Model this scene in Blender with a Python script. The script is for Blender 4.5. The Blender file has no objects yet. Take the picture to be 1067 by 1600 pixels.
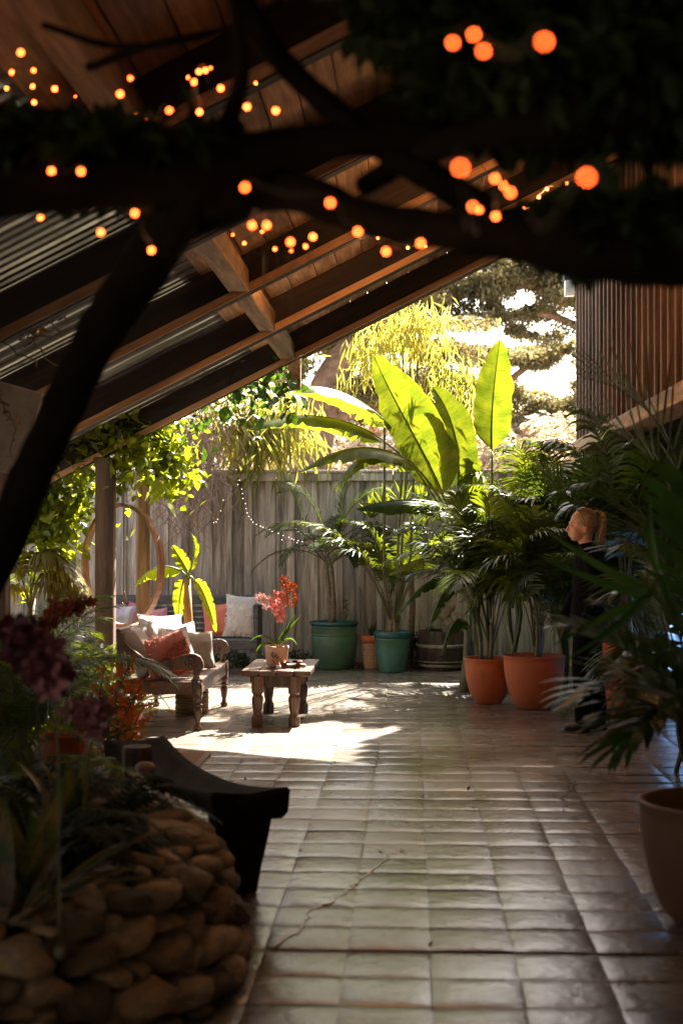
import bpy, bmesh, math, random
import numpy as np
from mathutils import Vector, Matrix, noise
R = math.radians
rnd = random.Random(7)
nrs = np.random.RandomState(11)
scene = bpy.context.scene
C = scene.collection

# ---------------------------------------------------------------- camera, sky, sun, exposure
CAM = Vector((0, 0, 1.5))
YAW, PITCH = R(2.873), R(0.85)
cam_d = bpy.data.cameras.new('camera')
cam = bpy.data.objects.new('camera', cam_d); C.objects.link(cam)
cam.location = CAM
cam.rotation_euler = (R(90) + PITCH, 0, YAW)
cam_d.sensor_fit = 'VERTICAL'; cam_d.sensor_width = 24; cam_d.sensor_height = 36; cam_d.lens = 50
cam_d.clip_start = 0.05; cam_d.clip_end = 600
cam_d.dof.use_dof = True; cam_d.dof.focus_distance = 12.6; cam_d.dof.aperture_fstop = 2.4
scene.camera = cam

SUN_AZ, SUN_EL = 23.0, 48.5          # azimuth measured from +Y towards +X
w = bpy.data.worlds.new('World'); scene.world = w; w.use_nodes = True
wn = w.node_tree.nodes; wl = w.node_tree.links
bg = wn['Background']
sky = wn.new('ShaderNodeTexSky'); sky.sky_type = 'NISHITA'; sky.sun_disc = False
sky.sun_elevation = R(SUN_EL); sky.sun_rotation = R(SUN_AZ)
sky.air_density = 1.0; sky.dust_density = 2.0; sky.ozone_density = 1.0
wm = wn.new('ShaderNodeMix'); wm.data_type = 'RGBA'; wm.blend_type = 'MULTIPLY'; wm.inputs[0].default_value = 1.0; wm.inputs[7].default_value = (1.0, 0.85, 0.68, 1)   # warm white balance of the photograph
wl.new(sky.outputs[0], wm.inputs[6]); wl.new(wm.outputs[2], bg.inputs[0]); bg.inputs[1].default_value = 0.088
sd = bpy.data.lights.new('sun', 'SUN'); sd.energy = 5.0; sd.angle = R(0.55); sd.color = (1.0, 0.95, 0.87)
so = bpy.data.objects.new('sun', sd); C.objects.link(so)
sv = Vector((math.sin(R(SUN_AZ)) * math.cos(R(SUN_EL)), math.cos(R(SUN_AZ)) * math.cos(R(SUN_EL)), math.sin(R(SUN_EL))))
so.rotation_euler = sv.to_track_quat('Z', 'Y').to_euler()
so.location = (4, 14, 12)
scene.view_settings.view_transform = 'Standard'; scene.view_settings.look = 'None'
scene.view_settings.gamma = 1.0; scene.view_settings.use_curve_mapping = False
scene.view_settings.exposure = 3.08
scene.render.engine = 'CYCLES'
scene.cycles.use_denoising = True
scene.cycles.max_bounces = 8; scene.cycles.diffuse_bounces = 5; scene.cycles.glossy_bounces = 3
scene.cycles.transmission_bounces = 6; scene.cycles.transparent_max_bounces = 8
scene.cycles.sample_clamp_indirect = 8.0

# ---------------------------------------------------------------- helpers
_fw = cam.rotation_euler.to_matrix() @ Vector((0, 0, -1))
_rt = cam.rotation_euler.to_matrix() @ Vector((1, 0, 0))
_up = cam.rotation_euler.to_matrix() @ Vector((0, 1, 0))
def ray(px, py): return _fw + _rt * ((px - 533.5) / 2222.2) + _up * ((800 - py) / 2222.2)
def P(px, py, Y):                      # the point seen at a photograph position, at world depth Y
    d = ray(px, py); return CAM + d * (Y / d.y)
def G(px, py, z=0.0):
    d = ray(px, py); return CAM + d * ((z - CAM.z) / d.z)
def PZ(px, Y, z):                      # X from a column, at depth Y and height z
    d = ray(px, 833); return Vector((d.x / d.y * Y, Y, z))

def tag(o, label=None, cat=None, group=None, kind=None):
    if label: o['label'] = label
    if cat: o['category'] = cat
    if group: o['group'] = group
    if kind: o['kind'] = kind
    return o
def empty(name, loc=(0, 0, 0), label=None, cat=None, group=None, rz=0.0):
    o = bpy.data.objects.new(name, None); C.objects.link(o)
    o.location = loc; o.rotation_euler = (0, 0, rz); o.empty_display_size = 0.1
    return tag(o, label, cat, group)
def link(name, me, parent=None, loc=(0, 0, 0), rot=(0, 0, 0), sc=(1, 1, 1), mat=None):
    o = bpy.data.objects.new(name, me); C.objects.link(o)
    if parent is not None: o.parent = parent
    o.location = loc
    o.rotation_euler = rot
    o.scale = sc if not isinstance(sc, (int, float)) else (sc, sc, sc)
    if mat is not None:
        if len(me.materials) == 0: me.materials.append(mat)
        if me.materials[0] != mat:
            o.material_slots[0].link = 'OBJECT'; o.material_slots[0].material = mat
    return o
def copy_tree(o, parent=None):
    c = o.copy(); C.objects.link(c)
    if parent is not None: c.parent = parent
    for ch in list(o.children): copy_tree(ch, c)
    return c

class MB:
    def __init__(s): s.v = []; s.f = []; s.uv = None; s.mi = []
    def add(s, vs, fs, m=0):
        b = len(s.v); s.v.extend([tuple(x) for x in vs]); s.f.extend([tuple(i + b for i in f) for f in fs]); s.mi.extend([m] * len(fs)); return s
    def box(s, c, d, rot=None, m=0):
        c = Vector(c); h = Vector(d) / 2
        vs = [Vector((x * h.x, y * h.y, z * h.z)) for x in (-1, 1) for y in (-1, 1) for z in (-1, 1)]
        if rot is not None:
            M = rot if isinstance(rot, Matrix) else Matrix.Rotation(rot, 3, 'Z'); vs = [M @ v for v in vs]
        return s.add([c + v for v in vs], [(0, 1, 3, 2), (4, 6, 7, 5), (0, 4, 5, 1), (2, 3, 7, 6), (0, 2, 6, 4), (1, 5, 7, 3)], m)
    def tube(s, pts, rad, n=8, cap=True, m=0, flat=1.0):
        pts = [Vector(p) for p in pts]; k = len(pts)
        if isinstance(rad, (int, float)): rad = [rad] * k
        t0 = (pts[1] - pts[0]).normalized()
        a = t0.orthogonal().normalized(); vs = []
        for i, p in enumerate(pts):
            t = (pts[min(i + 1, k - 1)] - pts[max(i - 1, 0)])
            t = t.normalized() if t.length > 1e-9 else t0
            a = (a - t * a.dot(t)); a = a.normalized() if a.length > 1e-6 else t.orthogonal().normalized()
            b = t.cross(a)
            for j in range(n):
                q = 2 * math.pi * j / n
                vs.append(p + (a * math.cos(q) + b * math.sin(q) * flat) * rad[i])
        fs = [(i * n + j, i * n + (j + 1) % n, (i + 1) * n + (j + 1) % n, (i + 1) * n + j) for i in range(k - 1) for j in range(n)]
        if cap: fs += [tuple(range(n))[::-1], tuple((k - 1) * n + j for j in range(n))]
        return s.add(vs, fs, m)
    def lathe(s, prof, n=24, c=(0, 0, 0), m=0, sq=None):
        c = Vector(c); k = len(prof); vs = []
        for r, z in prof:
            for j in range(n):
                q = 2 * math.pi * j / n
                vs.append(c + Vector((r * math.cos(q), r * math.sin(q), z)))
        fs = [(i * n + j, i * n + (j + 1) % n, (i + 1) * n + (j + 1) % n, (i + 1) * n + j) for i in range(k - 1) for j in range(n)]
        if prof[0][0] > 1e-4: fs.append(tuple(range(n))[::-1])
        if prof[-1][0] > 1e-4: fs.append(tuple((k - 1) * n + j for j in range(n)))
        return s.add(vs, fs, m)
    def ball(s, c, r, nu=8, nv=6, m=0, sc=(1, 1, 1)):
        c = Vector(c); vs = []; 
        for i in range(nv + 1):
            th = math.pi * i / nv
            for j in range(nu):
                q = 2 * math.pi * j / nu
                vs.append(c + Vector((math.sin(th) * math.cos(q) * sc[0], math.sin(th) * math.sin(q) * sc[1], math.cos(th) * sc[2])) * r)
        fs = [(i * nu + j, (i + 1) * nu + j, (i + 1) * nu + (j + 1) % nu, i * nu + (j + 1) % nu) for i in range(nv) for j in range(nu)]
        return s.add(vs, fs, m)
    def mesh(s, name, mats=None, smooth=False):
        me = bpy.data.meshes.new(name); me.from_pydata(s.v, [], s.f); me.update()
        if mats is not None:
            for x in (mats if isinstance(mats, (list, tuple)) else [mats]): me.materials.append(x)
        if any(s.mi): me.polygons.foreach_set('material_index', s.mi)
        if s.uv is not None:
            ul = me.uv_layers.new(name='UVMap'); li = np.zeros(len(me.loops), dtype=np.int32); me.loops.foreach_get('vertex_index', li)
            ul.data.foreach_set('uv', np.array(s.uv, dtype=np.float32)[li].ravel())
        if smooth: me.polygons.foreach_set('use_smooth', [True] * len(me.polygons))
        return me
    def build(s, name, mats, parent=None, smooth=False, loc=(0, 0, 0)):
        return link(name, s.mesh(name, mats, smooth), parent, loc)

def bez(ctrl, n):
    ctrl = [Vector(c) for c in ctrl]; out = []
    for i in range(n + 1):
        t = i / n; p = list(ctrl)
        while len(p) > 1: p = [p[j].lerp(p[j + 1], t) for j in range(len(p) - 1)]
        out.append(p[0])
    return out
def catmull(pts, per=6):
    pts = [Vector(p) for p in pts]; q = [pts[0] * 2 - pts[1]] + pts + [pts[-1] * 2 - pts[-2]]; out = []
    for i in range(1, len(q) - 2):
        for k in range(per):
            t = k / per; a, b, c, d = q[i - 1:i + 3]
            out.append(0.5 * ((2 * b) + (c - a) * t + (2 * a - 5 * b + 4 * c - d) * t * t + (3 * b - a - 3 * c + d) * t ** 3))
    out.append(pts[-1]); return out

_bev = {}
def bevbox(dims, bev=0.006, rough=0.0, seg=1, key=0):
    k = (tuple(round(x, 3) for x in dims), bev, rough, seg, key)
    if k in _bev: return _bev[k]
    bm = bmesh.new(); bmesh.ops.create_cube(bm, size=1)
    for v in bm.verts: v.co = Vector((v.co.x * dims[0], v.co.y * dims[1], v.co.z * dims[2]))
    if bev > 0: bmesh.ops.bevel(bm, geom=list(bm.edges), offset=bev, segments=seg, affect='EDGES', profile=0.6)
    if rough > 0:
        rr = random.Random(hash(k) & 0xffff)
        for v in bm.verts: v.co += Vector((rr.uniform(-1, 1), rr.uniform(-1, 1), rr.uniform(-1, 1))) * rough
    me = bpy.data.meshes.new('board'); bm.to_mesh(me); bm.free(); _bev[k] = me; return me
def board(name, mat, parent, c, d, rot=(0, 0, 0), bev=0.006, rough=0.0, key=0):
    me = bevbox(d, bev, rough, 1, key)
    return link(name, me, parent, c, rot, mat=mat)

# ---------------------------------------------------------------- materials
def newmat(name):
    m = bpy.data.materials.new(name); m.use_nodes = True; nt = m.node_tree
    return m, nt, nt.nodes['Principled BSDF'], nt.nodes['Material Output']
def col(c): return (c[0], c[1], c[2], 1.0)
def N(nt, t, **kw):
    n = nt.nodes.new('ShaderNode' + t)
    for k, v in kw.items(): setattr(n, k, v)
    return n
def coords(nt, scale=(1, 1, 1), kind='Object', rand=True):
    tc = N(nt, 'TexCoord'); mp = N(nt, 'Mapping'); mp.inputs['Scale'].default_value = scale
    if rand:
        oi = N(nt, 'ObjectInfo'); ma = N(nt, 'VectorMath', operation='SCALE'); ma.inputs[0].default_value = (37.1, 11.7, 23.3)
        nt.links.new(oi.outputs['Random'], ma.inputs['Scale']); nt.links.new(ma.outputs[0], mp.inputs['Location'])
    nt.links.new(tc.outputs[kind], mp.inputs['Vector']); return mp.outputs[0]
def ramp(nt, fac, stops):
    r = N(nt, 'ValToRGB'); e = r.color_ramp.elements
    while len(e) < len(stops): e.new(0.5)
    for i, (p, c) in enumerate(stops): e[i].position = p; e[i].color = col(c)
    nt.links.new(fac, r.inputs[0]); return r.outputs[0]
def noise_n(nt, vec, scale, detail=6, rough=0.6, dist=0.0):
    n = N(nt, 'TexNoise'); n.inputs['Scale'].default_value = scale; n.inputs['Detail'].default_value = detail
    n.inputs['Roughness'].default_value = rough; n.inputs['Distortion'].default_value = dist
    nt.links.new(vec, n.inputs['Vector']); return n.outputs[0]
def mix(nt, fac, a, b, mode='MIX'):
    m = N(nt, 'Mix', data_type='RGBA', blend_type=mode)
    for s, x in ((0, fac), (6, a), (7, b)):
        if isinstance(x, (int, float)): m.inputs[s].default_value = x
        elif isinstance(x, (tuple, list)): m.inputs[s].default_value = col(x)
        else: nt.links.new(x, m.inputs[s])
    return m.outputs[2]
def bump(nt, p, h, strength=0.4, dist=0.01):
    b = N(nt, 'Bump'); b.inputs['Strength'].default_value = strength; b.inputs['Distance'].default_value = dist
    nt.links.new(h, b.inputs['Height']); nt.links.new(b.outputs[0], p.inputs['Normal'])
def randmul(nt, c, lo=0.75, hi=1.2):
    oi = N(nt, 'ObjectInfo'); mr = N(nt, 'MapRange'); mr.inputs[3].default_value = lo; mr.inputs[4].default_value = hi
    nt.links.new(oi.outputs['Random'], mr.inputs[0])
    cb = N(nt, 'CombineColor'); 
    for i in range(3): nt.links.new(mr.outputs[0], cb.inputs[i])
    return mix(nt, 1.0, c, cb.outputs[0], 'MULTIPLY')

def wood(name, dark, light, axis='X', scale=1.0, rough=0.75, vary=(0.7, 1.25), knots=True, bs=0.5):
    m, nt, p, o = newmat(name)
    a = {'X': (1.2, 14, 14), 'Y': (14, 1.2, 14), 'Z': (14, 14, 1.2)}[axis]
    v = coords(nt, tuple(x * scale for x in a))
    n1 = noise_n(nt, v, 2.0, 9, 0.65, 0.6)
    c = ramp(nt, n1, [(0.3, dark), (0.5, tuple((x + y) / 2 for x, y in zip(dark, light))), (0.68, light)])
    if knots:
        v2 = coords(nt, tuple(x * scale * 0.16 for x in a))
        n2 = noise_n(nt, v2, 3.0, 4, 0.55)
        k = ramp(nt, n2, [(0.36, (0.25, 0.22, 0.2)), (0.5, (1, 1, 1))])
        c = mix(nt, 0.7, c, k, 'MULTIPLY')
    c = randmul(nt, c, *vary)
    nt.links.new(c, p.inputs['Base Color']); p.inputs['Roughness'].default_value = rough
    bump(nt, p, n1, bs, 0.006); return m
def leafmat(name, dark, light, trans=0.45, tcol=None, rough=0.4, veins=False, nscale=6.0, vary=(0.7, 1.3), spec=0.5):
    m, nt, p, o = newmat(name)
    v = coords(nt)
    n1 = noise_n(nt, v, nscale, 3, 0.5)
    c = ramp(nt, n1, [(0.35, dark), (0.65, light)])
    c = randmul(nt, c, *vary)
    hgt = None
    if veins:
        uvn = N(nt, 'UVMap'); sp = N(nt, 'SeparateXYZ'); nt.links.new(uvn.outputs[0], sp.inputs[0])
        cm = N(nt, 'CombineXYZ'); nt.links.new(sp.outputs[0], cm.inputs[0])
        m1 = N(nt, 'Math', operation='MULTIPLY'); m1.inputs[1].default_value = 0.06; nt.links.new(sp.outputs[1], m1.inputs[0]); nt.links.new(m1.outputs[0], cm.inputs[1])
        n2 = noise_n(nt, cm.outputs[0], 60, 3, 0.7); hgt = n2
        k = ramp(nt, n2, [(0.35, (0.62, 0.68, 0.5)), (0.6, (1, 1, 1))])
        c = mix(nt, 0.85, c, k, 'MULTIPLY')
        n3 = noise_n(nt, coords(nt), 9, 5, 0.7)
        br = ramp(nt, n3, [(0.66, (0, 0, 0)), (0.74, (1, 1, 1))])
        c = mix(nt, br, c, (0.16, 0.09, 0.03))
        e1 = N(nt, 'Math', operation='SUBTRACT'); e1.inputs[1].default_value = 0.5; nt.links.new(sp.outputs[1], e1.inputs[0])
        e2 = N(nt, 'Math', operation='ABSOLUTE'); nt.links.new(e1.outputs[0], e2.inputs[0])
        e3 = N(nt, 'Math', operation='MULTIPLY_ADD'); e3.inputs[1].default_value = 0.16; nt.links.new(n3, e3.inputs[0]); nt.links.new(e2.outputs[0], e3.inputs[2])
        c = mix(nt, ramp(nt, e3.outputs[0], [(0.565, (0, 0, 0)), (0.60, (1, 1, 1))]), c, (0.17, 0.10, 0.035))
    nt.links.new(c, p.inputs['Base Color']); p.inputs['Roughness'].default_value = rough
    p.inputs['Specular IOR Level'].default_value = spec
    if hgt is not None: bump(nt, p, hgt, 0.5, 0.004)
    tr = N(nt, 'BsdfTranslucent'); ms = N(nt, 'MixShader'); ms.inputs[0].default_value = trans
    tc = mix(nt, 1.0, c, tcol or (1.9, 2.1, 0.55), 'MULTIPLY')
    nt.links.new(tc, tr.inputs[0]); nt.links.new(p.outputs[0], ms.inputs[1]); nt.links.new(tr.outputs[0], ms.inputs[2])
    nt.links.new(ms.outputs[0], o.inputs[0]); return m
def rockmat(name, dark, light, scale=8, rough=0.85, bs=0.8, vary=(0.7, 1.2), hue=None):
    m, nt, p, o = newmat(name); v = coords(nt)
    n1 = noise_n(nt, v, scale, 8, 0.65, 0.3); n2 = noise_n(nt, v, scale * 0.3, 3, 0.5)
    c = ramp(nt, n1, [(0.3, dark), (0.7, light)])
    if hue: c = mix(nt, ramp(nt, n2, [(0.4, (0, 0, 0)), (0.62, (1, 1, 1))]), c, hue)
    if name == 'wall_stone':
        oi = N(nt, 'ObjectInfo'); m9 = N(nt, 'Math', operation='MULTIPLY'); m9.inputs[1].default_value = 7.31; m8 = N(nt, 'Math', operation='FRACT')
        nt.links.new(oi.outputs['Random'], m9.inputs[0]); nt.links.new(m9.outputs[0], m8.inputs[0])
        c = mix(nt, 1.0, c, ramp(nt, m8.outputs[0], [(0.0, (1.0, 0.95, 0.85)), (0.35, (1.0, 0.80, 0.55)), (0.7, (0.75, 0.70, 0.64)), (1.0, (1.05, 0.90, 0.70))]), 'MULTIPLY')
    c = randmul(nt, c, *vary)
    nt.links.new(c, p.inputs['Base Color']); p.inputs['Roughness'].default_value = rough
    bump(nt, p, n1, bs, 0.015); return m
def plain(name, c, rough=0.6, var=0.25, scale=10, metal=0.0, bs=0.15, vary=(0.9, 1.1), spec=0.5):
    m, nt, p, o = newmat(name); v = coords(nt); n1 = noise_n(nt, v, scale, 5, 0.6)
    cc = ramp(nt, n1, [(0.3, tuple(x * (1 - var) for x in c)), (0.7, tuple(min(1, x * (1 + var)) for x in c))])
    cc = randmul(nt, cc, *vary)
    nt.links.new(cc, p.inputs['Base Color']); p.inputs['Roughness'].default_value = rough; p.inputs['Metallic'].default_value = metal
    p.inputs['Specular IOR Level'].default_value = spec
    bump(nt, p, n1, bs, 0.004); return m
def emit(name, c, s):
    m, nt, p, o = newmat(name); p.inputs['Base Color'].default_value = col(c)
    p.inputs['Emission Color'].default_value = col(c); p.inputs['Emission Strength'].default_value = s; return m

M = {}
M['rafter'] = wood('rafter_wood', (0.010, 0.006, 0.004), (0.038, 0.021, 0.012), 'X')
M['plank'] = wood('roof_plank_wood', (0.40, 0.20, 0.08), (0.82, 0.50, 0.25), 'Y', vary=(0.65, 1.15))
M['strip'] = wood('lit_edge_wood', (0.34, 0.16, 0.065), (0.72, 0.40, 0.19), 'X')  # pale tone standing for light on the rafter edges
M['purlin'] = wood('purlin_wood', (0.18, 0.10, 0.045), (0.48, 0.28, 0.14), 'Y')
M['lath'] = wood('lath_wood', (0.06, 0.045, 0.03), (0.20, 0.14, 0.09), 'X')
M['fence'] = wood('weathered_fence_wood', (0.23, 0.19, 0.16), (0.70, 0.61, 0.53), 'Z', vary=(0.72, 1.15), bs=0.8)
M['post'] = wood('post_wood', (0.10, 0.055, 0.03), (0.27, 0.16, 0.09), 'Z')
M['hoop'] = wood('hoop_wood', (0.17, 0.065, 0.025), (0.40, 0.18, 0.08), 'Z', rough=0.5)
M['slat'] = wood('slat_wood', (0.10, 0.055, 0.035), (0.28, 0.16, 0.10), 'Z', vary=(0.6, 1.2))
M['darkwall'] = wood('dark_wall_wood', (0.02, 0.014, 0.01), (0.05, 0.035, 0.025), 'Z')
M['teak'] = wood('carved_teak', (0.05, 0.025, 0.014), (0.17, 0.085, 0.045), 'Z', rough=0.42, scale=2)
M['teakx'] = wood('carved_teak_flat', (0.05, 0.024, 0.014), (0.17, 0.085, 0.045), 'Y', rough=0.38, scale=2)
M['bench'] = wood('bench_wood', (0.010, 0.007, 0.005), (0.04, 0.026, 0.017), 'Y', rough=0.85, scale=0.8)
M['bench'].node_tree.nodes['Principled BSDF'].inputs['Specular IOR Level'].default_value = 0.06
M['greybench'] = wood('grey_bench_wood', (0.05, 0.052, 0.06), (0.13, 0.13, 0.14), 'X', scale=2)
M['barrel'] = wood('barrel_wood', (0.035, 0.025, 0.02), (0.14, 0.09, 0.06), 'Z', scale=2)
M['poly'] = leafmat('dull_translucent_strip', (0.15, 0.14, 0.12), (0.26, 0.245, 0.215), 0.7, (0.8, 0.78, 0.72), 0.6, vary=(0.3, 1.5), nscale=2, spec=.2)
M['panel'] = plain('pale_board', (0.52, 0.44, 0.36), 0.8)
M['bark'] = rockmat('bark', (0.003, 0.0022, 0.0015), (0.010, 0.007, 0.0045), 14, 0.95, 1.0)
M['bark'].node_tree.nodes['Principled BSDF'].inputs['Specular IOR Level'].default_value = 0.08
M['farbark'] = rockmat('cypress_bark', (0.10, 0.06, 0.045), (0.28, 0.18, 0.13), 6, 0.9, 1.0)
M['twig'] = plain('dry_twig', (0.25, 0.17, 0.14), 0.85, 0.5, vary=(0.6, 1.3))
M['vinestem'] = plain('vine_stem', (0.20, 0.14, 0.08), 0.8, 0.4)
M['stone'] = rockmat('wall_stone', (0.48, 0.34, 0.16), (0.88, 0.70, 0.42), 5, 0.8, 1.2, (0.25, 1.2), (0.45, 0.38, 0.28))
M['mortar'] = rockmat('mortar', (0.012, 0.01, 0.008), (0.04, 0.03, 0.02), 20)
M['soil'] = rockmat('soil', (0.015, 0.01, 0.007), (0.06, 0.04, 0.025), 30, 0.95)
M['terracotta'] = rockmat('terracotta', (0.36, 0.08, 0.022), (0.60, 0.15, 0.045), 7, 0.68, 0.3, (0.85, 1.1), (0.44, 0.12, 0.045))
M['palecotta'] = rockmat('pale_terracotta', (0.42, 0.25, 0.15), (0.6, 0.4, 0.26), 8, 0.7, 0.2)
M['wire'] = plain('wire', (0.03, 0.026, 0.018), 0.6)
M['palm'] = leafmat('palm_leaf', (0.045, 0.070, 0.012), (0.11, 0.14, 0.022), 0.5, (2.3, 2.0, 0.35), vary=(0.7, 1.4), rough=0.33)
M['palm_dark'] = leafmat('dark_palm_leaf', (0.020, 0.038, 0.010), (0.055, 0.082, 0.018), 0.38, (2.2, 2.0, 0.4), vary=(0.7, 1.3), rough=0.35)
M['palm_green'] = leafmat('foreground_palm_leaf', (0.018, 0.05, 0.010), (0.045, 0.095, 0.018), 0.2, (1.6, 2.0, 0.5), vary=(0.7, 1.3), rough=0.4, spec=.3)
M['palm_yellow'] = leafmat('yellow_palm_leaf', (0.14, 0.12, 0.02), (0.30, 0.24, 0.05), 0.45, (1.5, 1.3, 0.5))
M['palmstem'] = plain('palm_stem', (0.10, 0.095, 0.035), 0.5, 0.4, vary=(0.7, 1.2))
M['palmtrunk'] = plain('palm_trunk', (0.20, 0.15, 0.10), 0.8, 0.5, 30, bs=0.5)
M['broad'] = leafmat('broad_leaf', (0.070, 0.100, 0.018), (0.135, 0.155, 0.028), 0.5, (1.9, 1.75, 0.42), 0.3, True, vary=(0.85, 1.2))
M['broad_dark'] = leafmat('dark_broad_leaf', (0.02, 0.05, 0.01), (0.05, 0.09, 0.015), 0.35, (1.8, 2.0, 0.5), 0.35, True)
M['yellowleaf'] = leafmat('yellow_green_leaf', (0.16, 0.20, 0.02), (0.26, 0.28, 0.04), 0.55, (1.6, 1.5, 0.4), 0.3, True, vary=(0.9, 1.1))
M['midrib'] = plain('leaf_midrib', (0.14, 0.16, 0.04), 0.4)
M['vine'] = leafmat('vine_leaf', (0.12, 0.16, 0.016), (0.30, 0.32, 0.04), 0.58, (1.8, 1.8, 0.4), 0.35, vary=(0.6, 1.4))
M['vine_dark'] = leafmat('dark_vine_leaf', (0.02, 0.045, 0.01), (0.06, 0.10, 0.02), 0.35, (1.8, 2.0, 0.5), 0.35, vary=(0.6, 1.4))
M['canopy'] = leafmat('canopy_leaf', (0.008, 0.016, 0.005), (0.02, 0.032, 0.010), 0.2, vary=(0.6, 1.4), spec=0.15, rough=0.7)
M['grassy'] = leafmat('bamboo_leaf', (0.28, 0.29, 0.08), (0.52, 0.48, 0.17), 0.55, (1.5, 1.4, 0.6), 0.4, vary=(0.7, 1.3), nscale=2)
M['cypress'] = leafmat('cypress_foliage', (0.09, 0.082, 0.042), (0.27, 0.235, 0.125), 0.45, (1.3, 1.2, 0.75), 0.6, vary=(0.8, 1.2), nscale=1.2)
M['shrub'] = leafmat('shrub_foliage', (0.34, 0.27, 0.17), (0.76, 0.66, 0.52), 0.45, (1.1, 1.02, 0.85), 0.6, vary=(0.6, 1.4), nscale=1.5)
M['dryleaf'] = leafmat('dry_leaf', (0.16, 0.08, 0.03), (0.34, 0.2, 0.08), 0.25, (1, 0.9, 0.6), 0.6)
# ---------------------------------------------------------------- ground, hill, floor
def hillz(x, y):
    t = max(0.0, y - 19.0)
    z = 0.19 * t * (1 if t < 30 else 30 / t) + max(0, t - 30) * 0.05
    z -= 0.05 * max(0, x) * min(1, t / 20) * 0.7
    return max(-0.3, z + 0.8 * noise.noise(Vector((x * 0.09, y * 0.09, 0))) * min(1, t / 5)) - 0.12
mb = MB(); nx, ny = 90, 90
xs = [math.copysign(abs(u) ** 2.2, u) * 260 for u in np.linspace(-1, 1, nx)]
ys = [19 + math.copysign(abs(u) ** 2.2, u) * 300 for u in np.linspace(-1, 1, ny)]
mb.add([(x, y, hillz(x, y)) for y in ys for x in xs], [(j * nx + i, j * nx + i + 1, (j + 1) * nx + i + 1, (j + 1) * nx + i) for j in range(ny - 1) for i in range(nx - 1)])
gm, nt, p, o = newmat('dry_hillside'); v = coords(nt, rand=False)
n1 = noise_n(nt, v, 1.3, 10, 0.75, 0.5); n2 = noise_n(nt, v, 6, 6, 0.7)
c = ramp(nt, n1, [(0.36, (0.16, 0.11, 0.06)), (0.48, (0.46, 0.35, 0.24)), (0.6, (0.72, 0.63, 0.54))])
nt.links.new(c, p.inputs['Base Color']); p.inputs['Roughness'].default_value = 0.95; bump(nt, p, n2, 1.0, 0.1)
tag(mb.build('ground', gm, smooth=True), 'dry brown hillside and ground beyond the patio fence', kind='structure')

fm, nt, p, o = newmat('worn_floor_tile')
v = coords(nt); tcw = N(nt, 'NewGeometry')
n1 = noise_n(nt, v, 5, 9, 0.65, 0.4); n2 = noise_n(nt, v, 1.4, 3, 0.5)
wn1 = noise_n(nt, tcw.outputs['Position'], 0.9, 5, 0.6); wn2 = noise_n(nt, tcw.outputs['Position'], 14, 6, 0.6)
c = ramp(nt, n1, [(0.28, (0.145, 0.118, 0.092)), (0.5, (0.235, 0.20, 0.162)), (0.75, (0.32, 0.278, 0.23))])
c = mix(nt, 0.55, c, ramp(nt, wn1, [(0.35, (0.5, 0.47, 0.43)), (0.65, (1.15, 1.12, 1.08))]), 'MULTIPLY')
c = randmul(nt, c, 0.86, 1.12)
nt.links.new(c, p.inputs['Base Color'])
rr = N(nt, 'MapRange'); rr.inputs[1].default_value = 0.3; rr.inputs[2].default_value = 0.7; rr.inputs[3].default_value = 0.15; rr.inputs[4].default_value = 0.36
nt.links.new(wn1, rr.inputs[0]); nt.links.new(rr.outputs[0], p.inputs['Roughness']); p.inputs['Specular IOR Level'].default_value = 0.6
ad = N(nt, 'Math', operation='ADD'); nt.links.new(n2, ad.inputs[0]); nt.links.new(wn2, ad.inputs[1])
bump(nt, p, ad.outputs[0], 0.5, 0.008)
M['tile'] = fm
M['grout'] = rockmat('grout', (0.12, 0.095, 0.07), (0.24, 0.19, 0.145), 25, 0.6)
PX0, PX1, PY0, PY1 = -4.8, 4.2, -3.4, 16.3
fl = MB().box(((PX0 + PX1) / 2, (PY0 + PY1) / 2, -0.10), (PX1 - PX0, PY1 - PY0, 0.18)).build('floor', M['grout'])
tag(fl, 'worn brownish grey tiled patio floor with a dull sheen', kind='structure')
TW, TL = 0.298, 0.291
SEAM = G(645, 1483).y
def tile_geo(rr):
    u = [-1, -0.90, -0.55, 0.0, 0.55, 0.90, 1]
    vs = []; hc = rr.uniform(-0.0016, 0.0024); tx, ty = rr.uniform(-0.0010, 0.0010), rr.uniform(-0.0024, 0.0026)
    for b in u:
        for a in u:
            e = max(abs(a), abs(b)); r2 = (abs(a) ** 4 + abs(b) ** 4)
            z = 0.0 + hc * (1 - min(1, r2)) + tx * a + ty * b - 0.0012 * r2 + rr.uniform(-0.0006, 0.0006)
            if e > 0.99: z -= 0.0025 if abs(b) > 0.99 else 0.0019
            elif e > 0.85: z -= 0.0006
            wob = 0.0012
            vs.append((a * (TW / 2 - 0.0005) + rr.uniform(-wob, wob), b * (TL / 2 - 0.0008) + rr.uniform(-wob, wob), z))
    k = 7
    return vs, [(j * k + i, j * k + i + 1, (j + 1) * k + i + 1, (j + 1) * k + i) for j in range(k - 1) for i in range(k - 1)]
tile_m = []
for i in range(12):
    g = tile_geo(random.Random(100 + i)); tile_m.append(MB().add(*g).mesh('tile', fm, True))
rest = MB(); nt_ = 0; rt = random.Random(5)
rows = range(-14, 39)
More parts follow.
